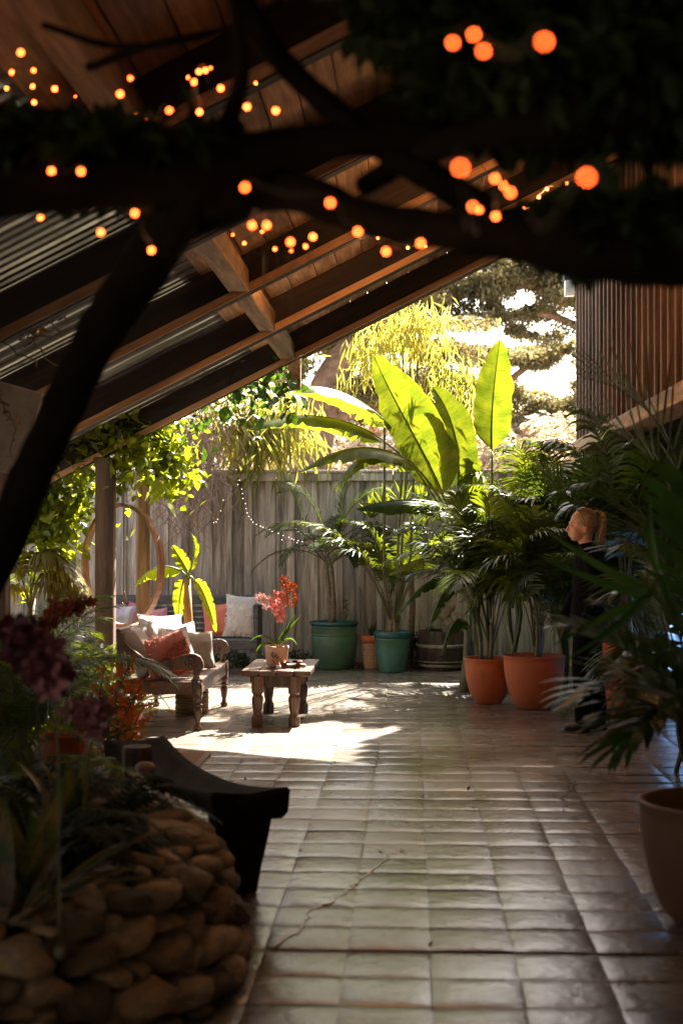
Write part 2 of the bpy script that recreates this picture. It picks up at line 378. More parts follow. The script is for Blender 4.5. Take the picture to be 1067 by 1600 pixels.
for r in rows:
    yc = SEAM + (r + 0.5) * TL + (0.012 if r < 0 else 0)
    if r < 0: yc = SEAM - 0.02 + (r + 0.5) * TL
    if yc > PY1 - 0.14: continue
    for cidx in range(-15, 14):
        xc = 0.06 + (cidx + 0.5) * TW + rt.uniform(-0.003, 0.003)
        if not (PX0 + 0.15 < xc < PX1 - 0.15): continue
        dz = rt.uniform(-0.0016, 0.0010) - (0.004 if r < 0 else 0)
        lim_l, lim_r = -0.292 * yc - 0.1, 0.192 * yc + 0.1
        if 3.9 < yc < 11.8 and lim_l < xc < lim_r and not (xc < -0.62 and yc < 5.9) and not (xc < -1.0 and yc < 7.5) and nt_ < 298:
            link('tile', rt.choice(tile_m), fl, (xc, yc, dz), (rt.uniform(-0.003, 0.003), rt.uniform(-0.004, 0.004), rt.choice((0, math.pi)))); nt_ += 1
        else:
            vs, fs = tile_geo(rt); rest.add([(x + xc, y + yc, z + dz) for x, y, z in vs], fs)
tag(rest.build('tile_field', fm, fl, True), kind='stuff')
# the pale mended cracks
crm = plain('crack_filler', (0.72, 0.64, 0.54), 0.35, 0.3, 60)
def crack(pix, w, m, name, lab):
    b = MB(); pts = [G(*q, z=0.0035) for q in pix]; pts = catmull(pts, 5); rr = random.Random(3)
    L = []; 
    for i, q in enumerate(pts):
        t = (pts[min(i + 1, len(pts) - 1)] - pts[max(0, i - 1)]).normalized(); s = Vector((-t.y, t.x, 0)); ww = w * rr.uniform(0.35, 1.2) * (0.3 if i in (0, len(pts) - 1) else 1)
        jit = s * rr.uniform(-0.012, 0.012) + t * rr.uniform(-.01, .01)
        L += [q + jit - s * ww, q + jit + s * ww, q + jit * 1.0 + Vector((0, 0, -0.004)) - s * ww * 1.4, q + jit + Vector((0, 0, -0.004)) + s * ww * 1.4]
    fs = []
    for i in range(len(pts) - 1):
        a, b2 = i * 4, (i + 1) * 4; fs += [(a, a + 1, b2 + 1, b2), (a, b2, b2 + 2, a + 2), (a + 1, a + 3, b2 + 3, b2 + 1)]
    b.add(L, fs); o = b.build(name, m, fl); o['label'] = lab; return o
crack([(428, 1479), (470, 1452), (486, 1422), (520, 1408), (548, 1388), (566, 1372), (600, 1342), (607, 1335)], 0.0055, crm, 'crack', 'pale mended crack zigzagging across the floor')
crack([(880, 1268), (884, 1256), (878, 1246), (892, 1232), (898, 1220)], 0.005, M['wire'], 'crack', 'short dark crack near the right side of the floor')

bed = MB()
bp = [(-4.7, 3.0), (-1.55, 7.4), (-2.05, 8.3), (-2.35, 9.4), (-2.6, 10.6), (-2.85, 12.0), (-2.95, 14.2), (-4.7, 14.6)]
bed.add([(x, y, 0.03) for x, y in bp] + [(x, y, -0.05) for x, y in bp], [tuple(range(8))] + [(i, i + 8, (i + 1) % 8 + 8, (i + 1) % 8) for i in range(8)])
tag(bed.build('planting_bed', M['soil']), 'dark soil bed along the left side of the patio', kind='structure')

# ---------------------------------------------------------------- back fence
FY = 16.2
fence = empty('board_fence', (0, FY, 0), 'weathered grey board fence closing the back of the patio behind the green pots', 'fence')
rf = random.Random(21); x = -4.75; top = P(400, 741, FY).z
i = 0
while x < 4.1:
    wdt = rf.choice((0.23, 0.255, 0.27))
    dv = rf.uniform(-0.006, 0.006)
    o = board('board', M['fence'], fence, (x + wdt / 2, dv, top / 2 - .03), (wdt + 0.004, 0.022, top + 0.04), (0, rf.uniform(-0.0015, 0.0015), 0), 0.004, 0.0012, i % 3)
    bx = x + wdt
    if rf.random() < 0.8:
        board('batten', M['fence'], fence, (bx, -0.026, top / 2 - 0.03), (0.085 if i % 3 else 0.11, 0.02, top + 0.02), (0, rf.uniform(-0.004, 0.004), 0), 0.004, 0.001, i % 2)
    x += wdt; i += 1
for j in range(4):
    board('top_rail', M['fence'], fence, (-3.6 + j * 2.25, -0.05, top - 0.035), (2.24, 0.045, 0.09), (0, 0, 0), 0.005)
    board('cap', M['fence'], fence, (-3.6 + j * 2.25, -0.01, top + 0.028), (2.24, 0.16, 0.032), (0, 0, 0), 0.005)
# side fence, left
sf = empty('board_fence', (-4.8, 0, 0), 'grey board fence on the left side behind the lit palms', 'fence')
for k in range(20):
    board('board', M['fence'], sf, (rf.uniform(-0.005, 0.005), 10.0 + k * 0.31, 1.1), (0.025, 0.30, 2.2), (0, 0, 0), 0.004, 0, 9)
board('cap', M['fence'], sf, (0, 13.0, 2.22), (0.12, 6.2, 0.03), (0, 0, 0), 0.004)

# ---------------------------------------------------------------- shed roof
ZB, SL, XB = 3.04, 0.5, -1.0
def rz_(x): return ZB + SL * (x - XB)
ang = math.atan(SL); ca = math.cos(ang)
RY = [12.5 - 1.75 * k for k in range(9)]
roof = empty('timber_roof', (0, 12.5, 0), 'rough timber shed roof with heavy rafters sloping up to the right over the patio', 'roof')
def inroof(x, y, z): return (x, y - 12.5, z)
XL, XR = -3.5, 1.72
RD, RT = 0.235, 0.10
for k, y in enumerate(RY):
    xm = (XL + XR) / 2; Ln = (XR - XL) / ca
    zc = rz_(xm) + (RD / 2) / ca
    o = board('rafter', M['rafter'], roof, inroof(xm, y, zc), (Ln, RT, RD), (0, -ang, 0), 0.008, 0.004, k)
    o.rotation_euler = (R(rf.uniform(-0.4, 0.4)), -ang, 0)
    # pale strip added along each rafter's lower edge to imitate light on it
    board('lit_edge', M['strip'], roof, inroof(xm, y - RT / 2 - 0.014, zc - (RD / 2 - 0.028) / ca), (Ln, 0.026, 0.05), (0, -ang, 0), 0.003)
for k in range(len(RY) - 1):
    y0, y1 = RY[k + 1], RY[k]; yc = (y0 + y1) / 2
    pc = XB - 0.42; wds = []
    while pc < XR - 0.08:
        wd = rf.choice((0.17, 0.19, 0.21)) ; 
        xc = pc + wd * ca / 2
        zt = rz_(xc) + (RD + 0.014 + rf.uniform(0, 0.002)) / ca
        if xc + wd * ca / 2 < XR + 0.2:
            board('plank', M['plank'], roof, inroof(xc, yc, zt), (wd - 0.007, 1.75 - 0.004, 0.026), (0, -ang + rf.uniform(-0.01, 0.01), 0), 0.004, 0, int(wd * 100))
        pc += wd * ca
    # purlin blocks between the rafters
    for dx in (0.0,):
        board('purlin', M['purlin'], roof, inroof(XB - 0.10 + dx, yc, rz_(XB - 0.1) + 0.11), (0.13, 1.75 - RT - 0.004, 0.15), (0, 0, 0), 0.008, 0.003, k % 2)
        pass
    # narrow laths with light between, over the low side
    nl = 32
    for j in range(nl):
        yy = y0 + (j + 0.5) * 1.75 / nl
        if k > 4: continue
        if k == 0 and 12 < j < 18: continue
        xm2 = (XL + XB - 0.34) / 2
        board('roof_strip' if j % 2 else 'lath', M['poly'] if j % 2 else M['lath'], roof, inroof(xm2, yy, rz_(xm2) + (RD + 0.004) / ca), ((XB - 0.34 - XL) / ca, 0.0510, 0.004), (0, -ang, R(rf.uniform(-0.06, 0.06))), 0.0, 0, 7)
    if k > 4:
        for j in range(10):
            xc = XL + .12 + j * .225
            if xc < XB - .33: board('plank', M['plank'], roof, inroof(xc, yc, rz_(xc) + (RD + 0.016) / ca), (.2525, 1.746, 0.026), (0, -ang, 0), 0.004, 0, 3)
# roof cap on the plank side (felt) so no light leaks through joints
b = MB(); zz = (RD + 0.032) / ca
b.add([(XB - 0.42, RY[-1] - 12.5, rz_(XB - .42) + zz), (XR + .3, RY[-1] - 12.5, rz_(XR + .3) + zz), (XR + .3, 0.04, rz_(XR + .3) + zz), (XB - 0.42, 0.04, rz_(XB - .42) + zz),
       (XB - 0.42, RY[-1] - 12.5, rz_(XB - .42) + zz + .03), (XR + .3, RY[-1] - 12.5, rz_(XR + .3) + zz + .03), (XR + .3, 0.04, rz_(XR + .3) + zz + .03), (XB - 0.42, 0.04, rz_(XB - .42) + zz + .03)],
      [(0, 1, 2, 3), (4, 7, 6, 5), (0, 4, 5, 1), (1, 5, 6, 2), (2, 6, 7, 3), (3, 7, 4, 0)])
b.build('roof_felt', M['darkwall'], roof)
board('fascia', M['purlin'], roof, inroof((XB + XR) / 2 + 0.0, 12.5 + RT / 2 + 0.016, rz_((XB + XR) / 2) + 0.06), ((XR - XB) / ca, 0.03, 0.13), (0, -ang, 0), 0.005)
# end post under the purlin and left wall plate
board('post', M['purlin'], roof, inroof(XB - 0.05, 12.68, 2.93), (0.10, 0.10, 0.30), (0, 0, 0), 0.008)
for yy in (2.0, 5.5, 9.0):
    board('post', M['post'], roof, inroof(-2.66, yy, 1.01), (0.14, 0.14, 2.03), (0, 0, 0), 0.008)
board('hanging_panel', M['panel'], roof, inroof(P(20, 660, 7.4).x - 0.2, 7.4, P(20, 655, 7.4).z), (0.62, 0.03, 0.46), (0, R(16), 0), 0.004)

# ---------------------------------------------------------------- right hand building
bld = empty('slatted_building', (1.75, 12, 0), 'dark timber building on the right with an upper wall of vertical slats', 'building')
def inb(x, y, z): return (x - 1.75, y - 12, z)
zlo, zhi = P(900, 690, 15.1).z, 6.2
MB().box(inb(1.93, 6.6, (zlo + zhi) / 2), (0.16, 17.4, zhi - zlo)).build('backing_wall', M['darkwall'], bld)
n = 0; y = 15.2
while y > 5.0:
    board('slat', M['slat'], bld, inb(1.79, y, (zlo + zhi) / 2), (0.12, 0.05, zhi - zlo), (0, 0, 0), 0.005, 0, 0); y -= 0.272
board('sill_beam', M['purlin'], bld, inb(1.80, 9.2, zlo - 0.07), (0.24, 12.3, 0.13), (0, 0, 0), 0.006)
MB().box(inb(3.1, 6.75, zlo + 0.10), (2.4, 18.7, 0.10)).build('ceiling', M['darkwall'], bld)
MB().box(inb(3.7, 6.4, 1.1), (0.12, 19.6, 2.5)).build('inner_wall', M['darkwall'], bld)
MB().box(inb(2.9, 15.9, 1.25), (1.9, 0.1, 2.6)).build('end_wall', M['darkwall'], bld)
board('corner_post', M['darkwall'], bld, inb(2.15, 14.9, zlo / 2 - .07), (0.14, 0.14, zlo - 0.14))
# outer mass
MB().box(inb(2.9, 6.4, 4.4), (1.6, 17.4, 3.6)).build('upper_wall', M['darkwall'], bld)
# left pale frame and window near the right edge, its blue pane given a glow for outdoor light
wx = 2.30
fr = MB(); y0, y1 = 11.55, 12.75
board('window_frame', plain('painted_frame', (0.42, 0.42, 0.44), 0.5), bld, inb(wx, 13.55, 0.93), (0.06, 0.16, 1.86), (0, 0, 0), 0.005)
wf = MB(); wf.box(inb(wx, 13.02, .97), (0.08, 0.1, 1.94)); wf.box(inb(wx, 11.3, .97), (0.08, 0.1, 1.94)); wf.box(inb(wx, 12.16, 1.30), (0.078, 1.62, 0.08)); wf.box(inb(wx, 12.16, 0.14), (0.078, 1.62, 0.28)); wf.box(inb(wx, 12.16, .72), (0.06, 1.62, 0.03))
wfo = wf.build('window', M['darkwall'], bld)
pm, nt, p, o = newmat('blue_glow_pane'); v = coords(nt, rand=False); n1 = noise_n(nt, v, 1.5, 4)  # emission stands in for daylight beyond the pane
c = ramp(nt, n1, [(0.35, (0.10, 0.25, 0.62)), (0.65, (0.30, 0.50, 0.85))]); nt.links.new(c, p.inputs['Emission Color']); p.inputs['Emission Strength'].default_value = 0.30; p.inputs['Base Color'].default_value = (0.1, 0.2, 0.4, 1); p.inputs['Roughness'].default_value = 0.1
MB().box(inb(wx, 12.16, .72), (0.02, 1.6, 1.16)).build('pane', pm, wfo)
# wall behind the camera closes the room
bw = board('room_wall', M['darkwall'], None, (0, -3.5, 2.2), (9.6, 0.12, 4.6), (0, 0, 0), 0.004)
tag(bw, 'dark timber wall at the near end of the patio', 'wall')
lw_ = empty('shade_wall', (-3.6, 4.4, 0), 'dark boarded wall closing the left side of the near patio', 'wall')  # out of view, added to block side light on the foreground
for k in range(9): board('board', M['darkwall'], lw_, (rf.uniform(-.004, .004), -2.1 + k * .545, 1.2), (.04, .542, 2.4), (0, 0, 0), 0.004, 0, 5)
board('cap', M['darkwall'], lw_, (0, 0.1, 2.43), (.1, 5.0, .05))
# lamp at the wall end
lp = P(890, 438, 15.25)
lamp = empty('wall_lamp', (1.70, 15.28, lp.z), 'small box wall lamp on the far corner of the slatted wall', 'lamp')
board('lamp_cap', plain('lamp_metal', (0.05, 0.07, 0.11), 0.4), lamp, (-0.03, 0, 0.07), (0.12, 0.12, 0.13), (0, 0, 0), 0.006)
board('lamp_shade', plain('lamp_glass', (0.75, 0.72, 0.66), 0.3), lamp, (-0.03, 0, -0.08), (0.10, 0.10, 0.17), (0, 0, 0), 0.006)
board('bracket', plain('bracket_metal', (0.04, 0.04, 0.05), 0.4), lamp, (0.05, 0, -0.02), (0.05, 0.05, 0.2), (0, 0, 0), 0.004)

# ---------------------------------------------------------------- stone planter
WP = [(-2.0, 2.75), (-1.35, 3.2), (-0.90, 3.72), (-0.65, 4.25), (-0.54, 4.75), (-0.57, 5.15), (-0.72, 5.5), (-1.02, 5.78), (-1.5, 5.98), (-2.2, 6.1)]
WC = catmull([(x, y, 0) for x, y in WP], 8)
planter = empty('stone_planter', (-0.6, 4.8, 0), 'low curved dry stone planter wall in the bottom left corner', 'planter')
def offs(pts, d, z):
    out = []
    for i, q in enumerate(pts):
        t = (pts[min(i + 1, len(pts) - 1)] - pts[max(0, i - 1)]).normalized(); n = Vector((-t.y, t.x, 0)); out.append(q + n * d + Vector((0, 0, z)) - Vector((0.6, 4.8, 0)) * 0)
    return out
PL = Vector((-0.6, 4.8, 0)); WH = 0.43
r0 = offs(WC, 0.07, -0.02); r1 = offs(WC, 0.20, WH - 0.05); r2 = offs(WC, 0.36, WH - 0.05); k = len(WC)
b = MB(); b.add([q - PL for q in r0 + r1 + r2], [(i, i + 1, k + i + 1, k + i) for i in range(k - 1)] + [(k + i, k + i + 1, 2 * k + i + 1, 2 * k + i) for i in range(k - 1)])
b.build('mortar_core', M['mortar'], planter)
soilr = offs(WC, 0.30, WH - 0.07)
b = MB(); b.add([q - PL for q in soilr] + [Vector((-2.6, 4.4, WH - 0.02)) - PL], [(i, i + 1, k) for i in range(k - 1)]); b.build('soil', M['soil'], planter)
stone_m = []
for s_ in range(9):
    bm = bmesh.new(); bmesh.ops.create_icosphere(bm, subdivisions=3, radius=1)
    rr = random.Random(s_ + 40); ofs = Vector((rr.uniform(0, 50), rr.uniform(0, 50), 0))
    for v in bm.verts:
        q = v.co.copy(); e = 0.30
        q = Vector((math.copysign(abs(q.x) ** e, q.x), math.copysign(abs(q.y) ** 0.7, q.y), math.copysign(abs(q.z) ** e, q.z)))
        q *= 0.86 + 0.20 * noise.noise(v.co * 1.1 + ofs) + 0.05 * noise.noise(v.co * 3.2 + ofs)
        v.co = q
    for _ in range(8):
        pn = Vector((rr.uniform(-1, 1), rr.uniform(-1, 1), rr.uniform(-1, 1))).normalized(); dd = rr.uniform(.60, .95)
        for v in bm.verts:
            t_ = v.co.dot(pn) - dd
            if t_ > 0: v.co -= pn * t_ * .9
    for v in bm.verts: v.co = v.co * 1.0 + v.co.normalized() * .05 * noise.noise(v.co * 5 + ofs)
    me = bpy.data.meshes.new('stone'); bm.to_mesh(me); bm.free(); me.materials.append(M['stone'])
    me.polygons.foreach_set('use_smooth', [True] * len(me.polygons)); stone_m.append(me)
acc = [0.0]
for i in range(1, k): acc.append(acc[-1] + (WC[i] - WC[i - 1]).length)
def along(s):
    s = max(0.0, min(acc[-1] - 1e-4, s)); i = max(j for j in range(k) if acc[j] <= s); i = min(i, k - 2)
    t = (s - acc[i]) / (acc[i + 1] - acc[i]); return WC[i].lerp(WC[i + 1], t), (WC[i + 1] - WC[i]).normalized()
rs = random.Random(77); ns = 0; placed = []
for rad_, tries in ((0.080, 160), (0.066, 500), (0.054, 1500), (0.044, 3000), (0.034, 6000), (0.024, 9000)):
    for _ in range(tries):
        if ns >= 290: break
        s = rs.uniform(0.02, acc[-1] - .02); z = rs.uniform(rad_ * .55, WH - rad_ * .45); r_ = rad_ * rs.uniform(.85, 1.12)
        if any(((s - a_[0]) / 1.55) ** 2 + ((z - a_[1]) / .78) ** 2 < ((r_ + a_[2]) * .88) ** 2 for a_ in placed): continue
        if not (1.1 < s < acc[-1] - 1.1) and rad_ < .05: continue
        placed.append((s, z, r_)); q, t = along(s); nrm = Vector((-t.y, t.x, 0))
        pos = q + nrm * (0.06 + 0.27 * z + rs.uniform(-0.012, 0.02)) + Vector((0, 0, z))
        link('stone', rs.choice(stone_m), planter, pos - PL, (rs.uniform(-0.25, 0.25), rs.uniform(-0.20, 0.20), math.atan2(t.y, t.x) + rs.uniform(-0.15, 0.15)), (r_ * 1.62, 0.04 + r_ * .6, r_ * .84)); ns += 1
s = 0.05
while s < acc[-1] - 0.1:
    L = rs.uniform(0.11, 0.22); q, t = along(s + L / 2); nrm = Vector((-t.y, t.x, 0))
    pos = q + nrm * (0.075 + 0.36 * WH + 0.07) + Vector((0, 0, WH - 0.005 + rs.uniform(-0.012, 0.02)))
    link('stone', rs.choice(stone_m), planter, pos - PL, (rs.uniform(-0.1, 0.1), rs.uniform(-0.12, 0.12), math.atan2(t.y, t.x) + rs.uniform(-0.2, 0.2)), (L / 2, 0.11, rs.uniform(0.03, 0.05)))
    s += L * 0.97
# ---------------------------------------------------------------- plant builders
def frond_mb(ctrl, npair=34, ll=0.34, lw=0.022, droop=0.5, spread=62, rach=0.008, seed=0, start=0.2, up=0.25, seg=3, stem_m=1, curl=0.0):
    """pinnate frond along a Bezier midrib; leaflets fold and hang; material 0 leaflets, 1 midrib"""
    rr = random.Random(seed); n = 24; pts = bez(ctrl, n); mb = MB()
    mb.tube(pts, [rach * (1 - 0.8 * i / n) for i in range(n + 1)], 4, m=stem_m)
    for i in range(npair):
        t = start + (1 - start) * (i + rr.uniform(0, .5)) / npair
        f = t * n; j = min(int(f), n - 1); q = pts[j].lerp(pts[j + 1], f - j)
        tg = (pts[min(j + 1, n)] - pts[max(j - 1, 0)]).normalized()
        side = tg.cross(Vector((0, 0, 1)))
        if side.length < 0.05: side = Vector((1, 0, 0))
        side.normalize(); nn = side.cross(tg).normalized()
        u = (t - start) / (1 - start); L = ll * (math.sin(math.pi * (0.16 + 0.80 * u)) ** 0.6) * rr.uniform(0.88, 1.08)
        sa = R(spread * (1 - 0.55 * u) + rr.uniform(-5, 5))
        for sgn in (-1, 1):
            d = tg * math.cos(sa) + side * sgn * math.sin(sa) + nn * (up + rr.uniform(-.08, .08))
            d.normalize(); p = q.copy(); vs = []; W = lw * rr.uniform(0.85, 1.15)
            wd = d.cross(nn).normalized(); dr = droop * rr.uniform(0.7, 1.3)
            for s in range(seg + 1):
                v = s / seg; ww = W * (0.55 if s == 0 else (1.0 if s < seg else 0.06)) * (1 if s < 2 else 1 - 0.35 * (v - 0.4))
                dd = (d + Vector((0, 0, -1)) * dr * v * 1.5).normalized()
                if s: p = p + dd * (L / seg)
                vs += [p - wd * ww / 2 + nn * ww * .25, p + wd * ww / 2 + nn * ww * .25] if s < seg else [p]
            fs = [(2 * s, 2 * s + 1, 2 * s + 3, 2 * s + 2) for s in range(seg - 1)] + [(2 * seg - 2, 2 * seg - 1, 2 * seg)]
            mb.add(vs, fs, 0)
    return mb
_fr = {}
def frond_mesh(kind, leafm, seed):
    k = (kind, leafm, seed)
    if k in _fr: return _fr[k]
    rr = random.Random(seed * 13 + 5)
    if kind == 'up': c = [(0, 0, 0), (0.10, 0, 0.5), (0.35, 0, 0.85), (0.75, rr.uniform(-.1, .1), 0.85)]
    elif kind == 'mid': c = [(0, 0, 0), (0.22, 0, 0.45), (0.65, 0, 0.65), (1.0, rr.uniform(-.12, .12), 0.35)]
    elif kind == 'low': c = [(0, 0, 0), (0.35, 0, 0.30), (0.8, 0, 0.28), (1.05, rr.uniform(-.12, .12), -0.15)]
    else: c = [(0, 0, 0), (0.04, 0, 0.4), (0.12, 0, 0.8), (0.30, rr.uniform(-.1, .1), 1.02)]
    dark = leafm == 'fine'
    me = frond_mb(c, 38 if not dark else 44, 0.34 if not dark else 0.24, 0.018 if not dark else 0.012, 0.45, 60, 0.010, seed, 0.28).mesh('frond', [M['palm'], M['palmstem']])
    _fr[k] = me; return me
def palm(loc, label, height=1.2, n=12, leaf='palm', fine=False, stems=3, seed=0, group=None, kinds=('tip', 'up', 'up', 'mid', 'mid', 'low'), trunk=0.0, spread=0.03, scale=(0.8, 1.1), az=(0, 360), name='palm', z0=0.0):
    rr = random.Random(seed); root = empty(name, loc, label, 'palm', group)
    for s in range(stems):
        a = rr.uniform(0, 6.28); q = Vector((math.cos(a) * spread * rr.uniform(.3, 1), math.sin(a) * spread * rr.uniform(.3, 1), z0))
        h = trunk * rr.uniform(0.75, 1.0) if trunk else height * 0.3
        tip = q + Vector((math.cos(a) * h * 0.10, math.sin(a) * h * 0.10, h))
        b = MB(); b.tube(catmull([q, q.lerp(tip, .5) + Vector((.01, 0.01, 0)), tip], 4), [0.032 if trunk else 0.02] * 4 + [0.022] * 4 + [0.012], 7)
        b.build('stem', M['palmtrunk'] if trunk else M['palmstem'], root, True)
        for i in range(n // stems):
            kd = rr.choice(kinds); az_ = R(rr.uniform(*az)); sc = height * rr.uniform(*scale)
            o = link('frond', frond_mesh(kd, 'fine' if fine else 'std', rr.randint(0, 2)), root, tip - Vector((0, 0, rr.uniform(0, 0.12) * h)), (R(rr.uniform(-8, 8)), R(rr.uniform(-8, 8)), az_), sc)
            if leaf != 'palm': o.material_slots[0].link = 'OBJECT'; o.material_slots[0].material = M[leaf]
    return root
def one_frond(parent, ctrl, leaf='palm', loc=None, name='frond', **kw):
    if loc is not None: ctrl = [Vector(c) - Vector(loc) for c in ctrl]
    return frond_mb(ctrl, **kw).build(name, [M[leaf], M['palmstem']], parent)
def broad_leaf(parent, ctrl, W, leaf='broad', loc=(0, 0, 0), petiole=None, fold=0.25, side=None, seed=0, tears=3, tip=0.12, rip=0.012, name='leaf', nseg=40, sag=0.0, wl=1.0, wr=1.0):
    """large undivided blade: midrib Bezier, half width W, side vector in the plane of the blade"""
    rr = random.Random(seed); L0 = Vector(loc); pts = [p - L0 for p in bez(ctrl, nseg)]; mb = MB(); uv = []
    if petiole is not None:
        pp = [Vector(c) - L0 for c in petiole]; pp = bez(pp, 8)
        mb.tube(pp, [0.016 - 0.007 * i / 8 for i in range(9)], 6, m=1)
    mb.tube([p for p in pts], [0.009 * (1 - 0.85 * i / nseg) + 0.0008 for i in range(nseg + 1)], 5, m=1)
    nu = len(mb.v); uv += [(0.0, 0.5)] * nu
    for sgn in (-1, 1):
        tear = sorted(rr.uniform(0.12, 0.92) for _ in range(tears)); rows_ = []
        ph = rr.uniform(0, 6)
        for i in range(nseg + 1):
            t = i / nseg; tg = (pts[min(i + 1, nseg)] - pts[max(i - 1, 0)]).normalized()
            sd = Vector(side) if side is not None else tg.cross(Vector((0, 0, 1)))
            sd = (sd - tg * sd.dot(tg)).normalized(); nn = sd.cross(tg).normalized()
            if nn.z < 0 and side is None: nn = -nn
            prof = (min(1.0, (t / 0.16)) ** 0.55) * (min(1.0, (1 - t) / 0.42) ** 0.62) if t < 1 else 0.0
            prof *= (wl if sgn < 0 else wr)
            for tt in tear:
                dlt = abs(t - tt)
                if dlt < 0.016: prof *= 0.55 + 12 * dlt
            row = []
            for j in range(6):
                u = j / 5; wv = W * prof * u
                q = pts[i] + sd * sgn * wv * math.cos(fold * (1 + u * 0.6)) + nn * (wv * math.sin(fold)) - Vector((0, 0, 1)) * sag * W * u * u * prof
                q += nn * rip * u * 1.6 * (noise.noise(Vector((t * 9, ph, sgn))) + .6 * noise.noise(Vector((t * 24, ph, sgn + u)))) + tg * 0.10 * wv + sd * sgn * u * W * .07 * noise.noise(Vector((t * 14, ph, 7)))
                row.append(q)
            rows_.append(row)
        b0 = len(mb.v); vs = [q for r_ in rows_ for q in r_]; uvs = [(i / nseg, 0.5 + 0.5 * sgn * j / 5) for i in range(nseg + 1) for j in range(6)]
        mb.add(vs, [(i * 6 + j, i * 6 + j + 1, (i + 1) * 6 + j + 1, (i + 1) * 6 + j) for i in range(nseg) for j in range(5)], 0); uv += uvs
    mb.uv = uv
    return mb.build(name, [M[leaf], M['midrib']], parent, True)

def leaf_cloud_mesh(name, pts, size, mats, aspect=0.5, fold=0.25, down=0.3, seed=0, dirs=None, jitter=1.0):
    r_ = np.random.RandomState(seed); n = len(pts); pts = np.asarray(pts, dtype=np.float64)
    d = r_.normal(size=(n, 3)) * jitter
    if dirs is not None: d += np.asarray(dirs)
    d[:, 2] -= down; d /= np.linalg.norm(d, axis=1)[:, None] + 1e-9
    a = np.cross(d, r_.normal(size=(n, 3)) * 0.6 + np.array([0, 0, 1.0])); a /= np.linalg.norm(a, axis=1)[:, None] + 1e-9
    nn = np.cross(a, d); s = (size * r_.uniform(0.6, 1.25, n))[:, None]
    base = pts; tip = pts + d * s; mid = pts + d * s * 0.42
    l = mid + a * s * aspect * 0.5 + nn * s * fold * 0.4; r = mid - a * s * aspect * 0.5 + nn * s * fold * 0.4
    mid2 = pts + d * s * 0.78; l2 = mid2 + a * s * aspect * 0.27 + nn * s * fold * 0.2; r2 = mid2 - a * s * aspect * 0.27 + nn * s * fold * 0.2
    V = np.stack([base, l, l2, tip, r2, r], axis=1).reshape(-1, 3)
    i0 = np.arange(n)[:, None] * 6
    F = np.concatenate([i0 + np.array([[0, 1, 2, 3]]), i0 + np.array([[0, 3, 4, 5]])], axis=1).reshape(-1)
    me = bpy.data.meshes.new(name); me.vertices.add(len(V)); me.vertices.foreach_set('co', V.astype(np.float32).ravel())
    me.loops.add(len(F)); me.loops.foreach_set('vertex_index', F.astype(np.int32)); me.polygons.add(2 * n)
    me.polygons.foreach_set('loop_start', np.arange(0, 8 * n, 4, dtype=np.int32)); me.update(calc_edges=True); me.validate()
    for x in (mats if isinstance(mats, (list, tuple)) else [mats]): me.materials.append(x)
    return me
def blob_pts(r_, centers, n):
    """points spread in a set of ellipsoids (cx,cy,cz,rx,ry,rz,weight)"""
    c = np.array(centers, dtype=float); w_ = c[:, 6] / c[:, 6].sum(); k = r_.choice(len(c), n, p=w_)
    q = r_.normal(size=(n, 3)); q /= np.linalg.norm(q, axis=1)[:, None]; q *= r_.uniform(0.25, 1.0, n)[:, None] ** 0.5
    return c[k, :3] + q * c[k, 3:6]
def broad_tuft(parent, base, n, L, W, mat, seed, el=(30, 80), az=(0, 360), name='leaf', sharp=True, curve=0.5):
    """strappy blades rising from a point, each an object"""
    rr = random.Random(seed)
    for i in range(n):
        a = R(rr.uniform(*az)); e = R(rr.uniform(*el)); l = L * rr.uniform(0.7, 1.15)
        d = Vector((math.cos(a) * math.cos(e), math.sin(a) * math.cos(e), math.sin(e))); b = Vector(base)
        c = [b, b + d * l * 0.4, b + d * l * 0.75 + Vector((0, 0, -curve * l * 0.12)), b + d * l + Vector((0, 0, -curve * l * 0.5))]
        pts = bez(c, 8); mb = MB(); vs = []
        sd = d.cross(Vector((0, 0, 1))).normalized() if abs(d.z) < 0.98 else Vector((1, 0, 0))
        for k_, q in enumerate(pts):
            t = k_ / 8; ww = W * (0.45 + 0.55 * math.sin(math.pi * min(1, t * 1.1 + 0.12))) * (1 - t ** 3) / 2 + 0.0008
            vs += [q - sd * ww + Vector((0, 0, ww * .5)), q, q + sd * ww + Vector((0, 0, ww * .5))]
        mb.add(vs, [(3 * k_ + j, 3 * k_ + j + 1, 3 * k_ + j + 4, 3 * k_ + j + 3) for k_ in range(8) for j in (0, 1)])
        mb.build(name, mat, parent, True)
def flower_mesh(cpetal, clip, size=0.04, n=5, key='orchid', tri=0.6):
    mb = MB()
    for i in range(n):
        a = 2 * math.pi * i / n + 0.3; d = Vector((0, math.cos(a), math.sin(a))); s = Vector((0, -math.sin(a), math.cos(a)))
        W = size * (tri if i % 2 else tri * 1.2)
        mb.add([(0, 0, 0), d * size * .5 + s * W * .5 + Vector((.15 * size, 0, 0)), d * size + Vector((-.05 * size, 0, 0)), d * size * .5 - s * W * .5 + Vector((.15 * size, 0, 0)), d * size * .9 + s * W * .28, d * size * .9 - s * W * .28],
               [(0, 1, 4, 2), (0, 2, 5, 3)])
    mb.ball((0.2 * size, 0, 0), size * .2, 6, 4, 1, (1.2, 1, 1))
    return mb.mesh(key, [cpetal, clip])

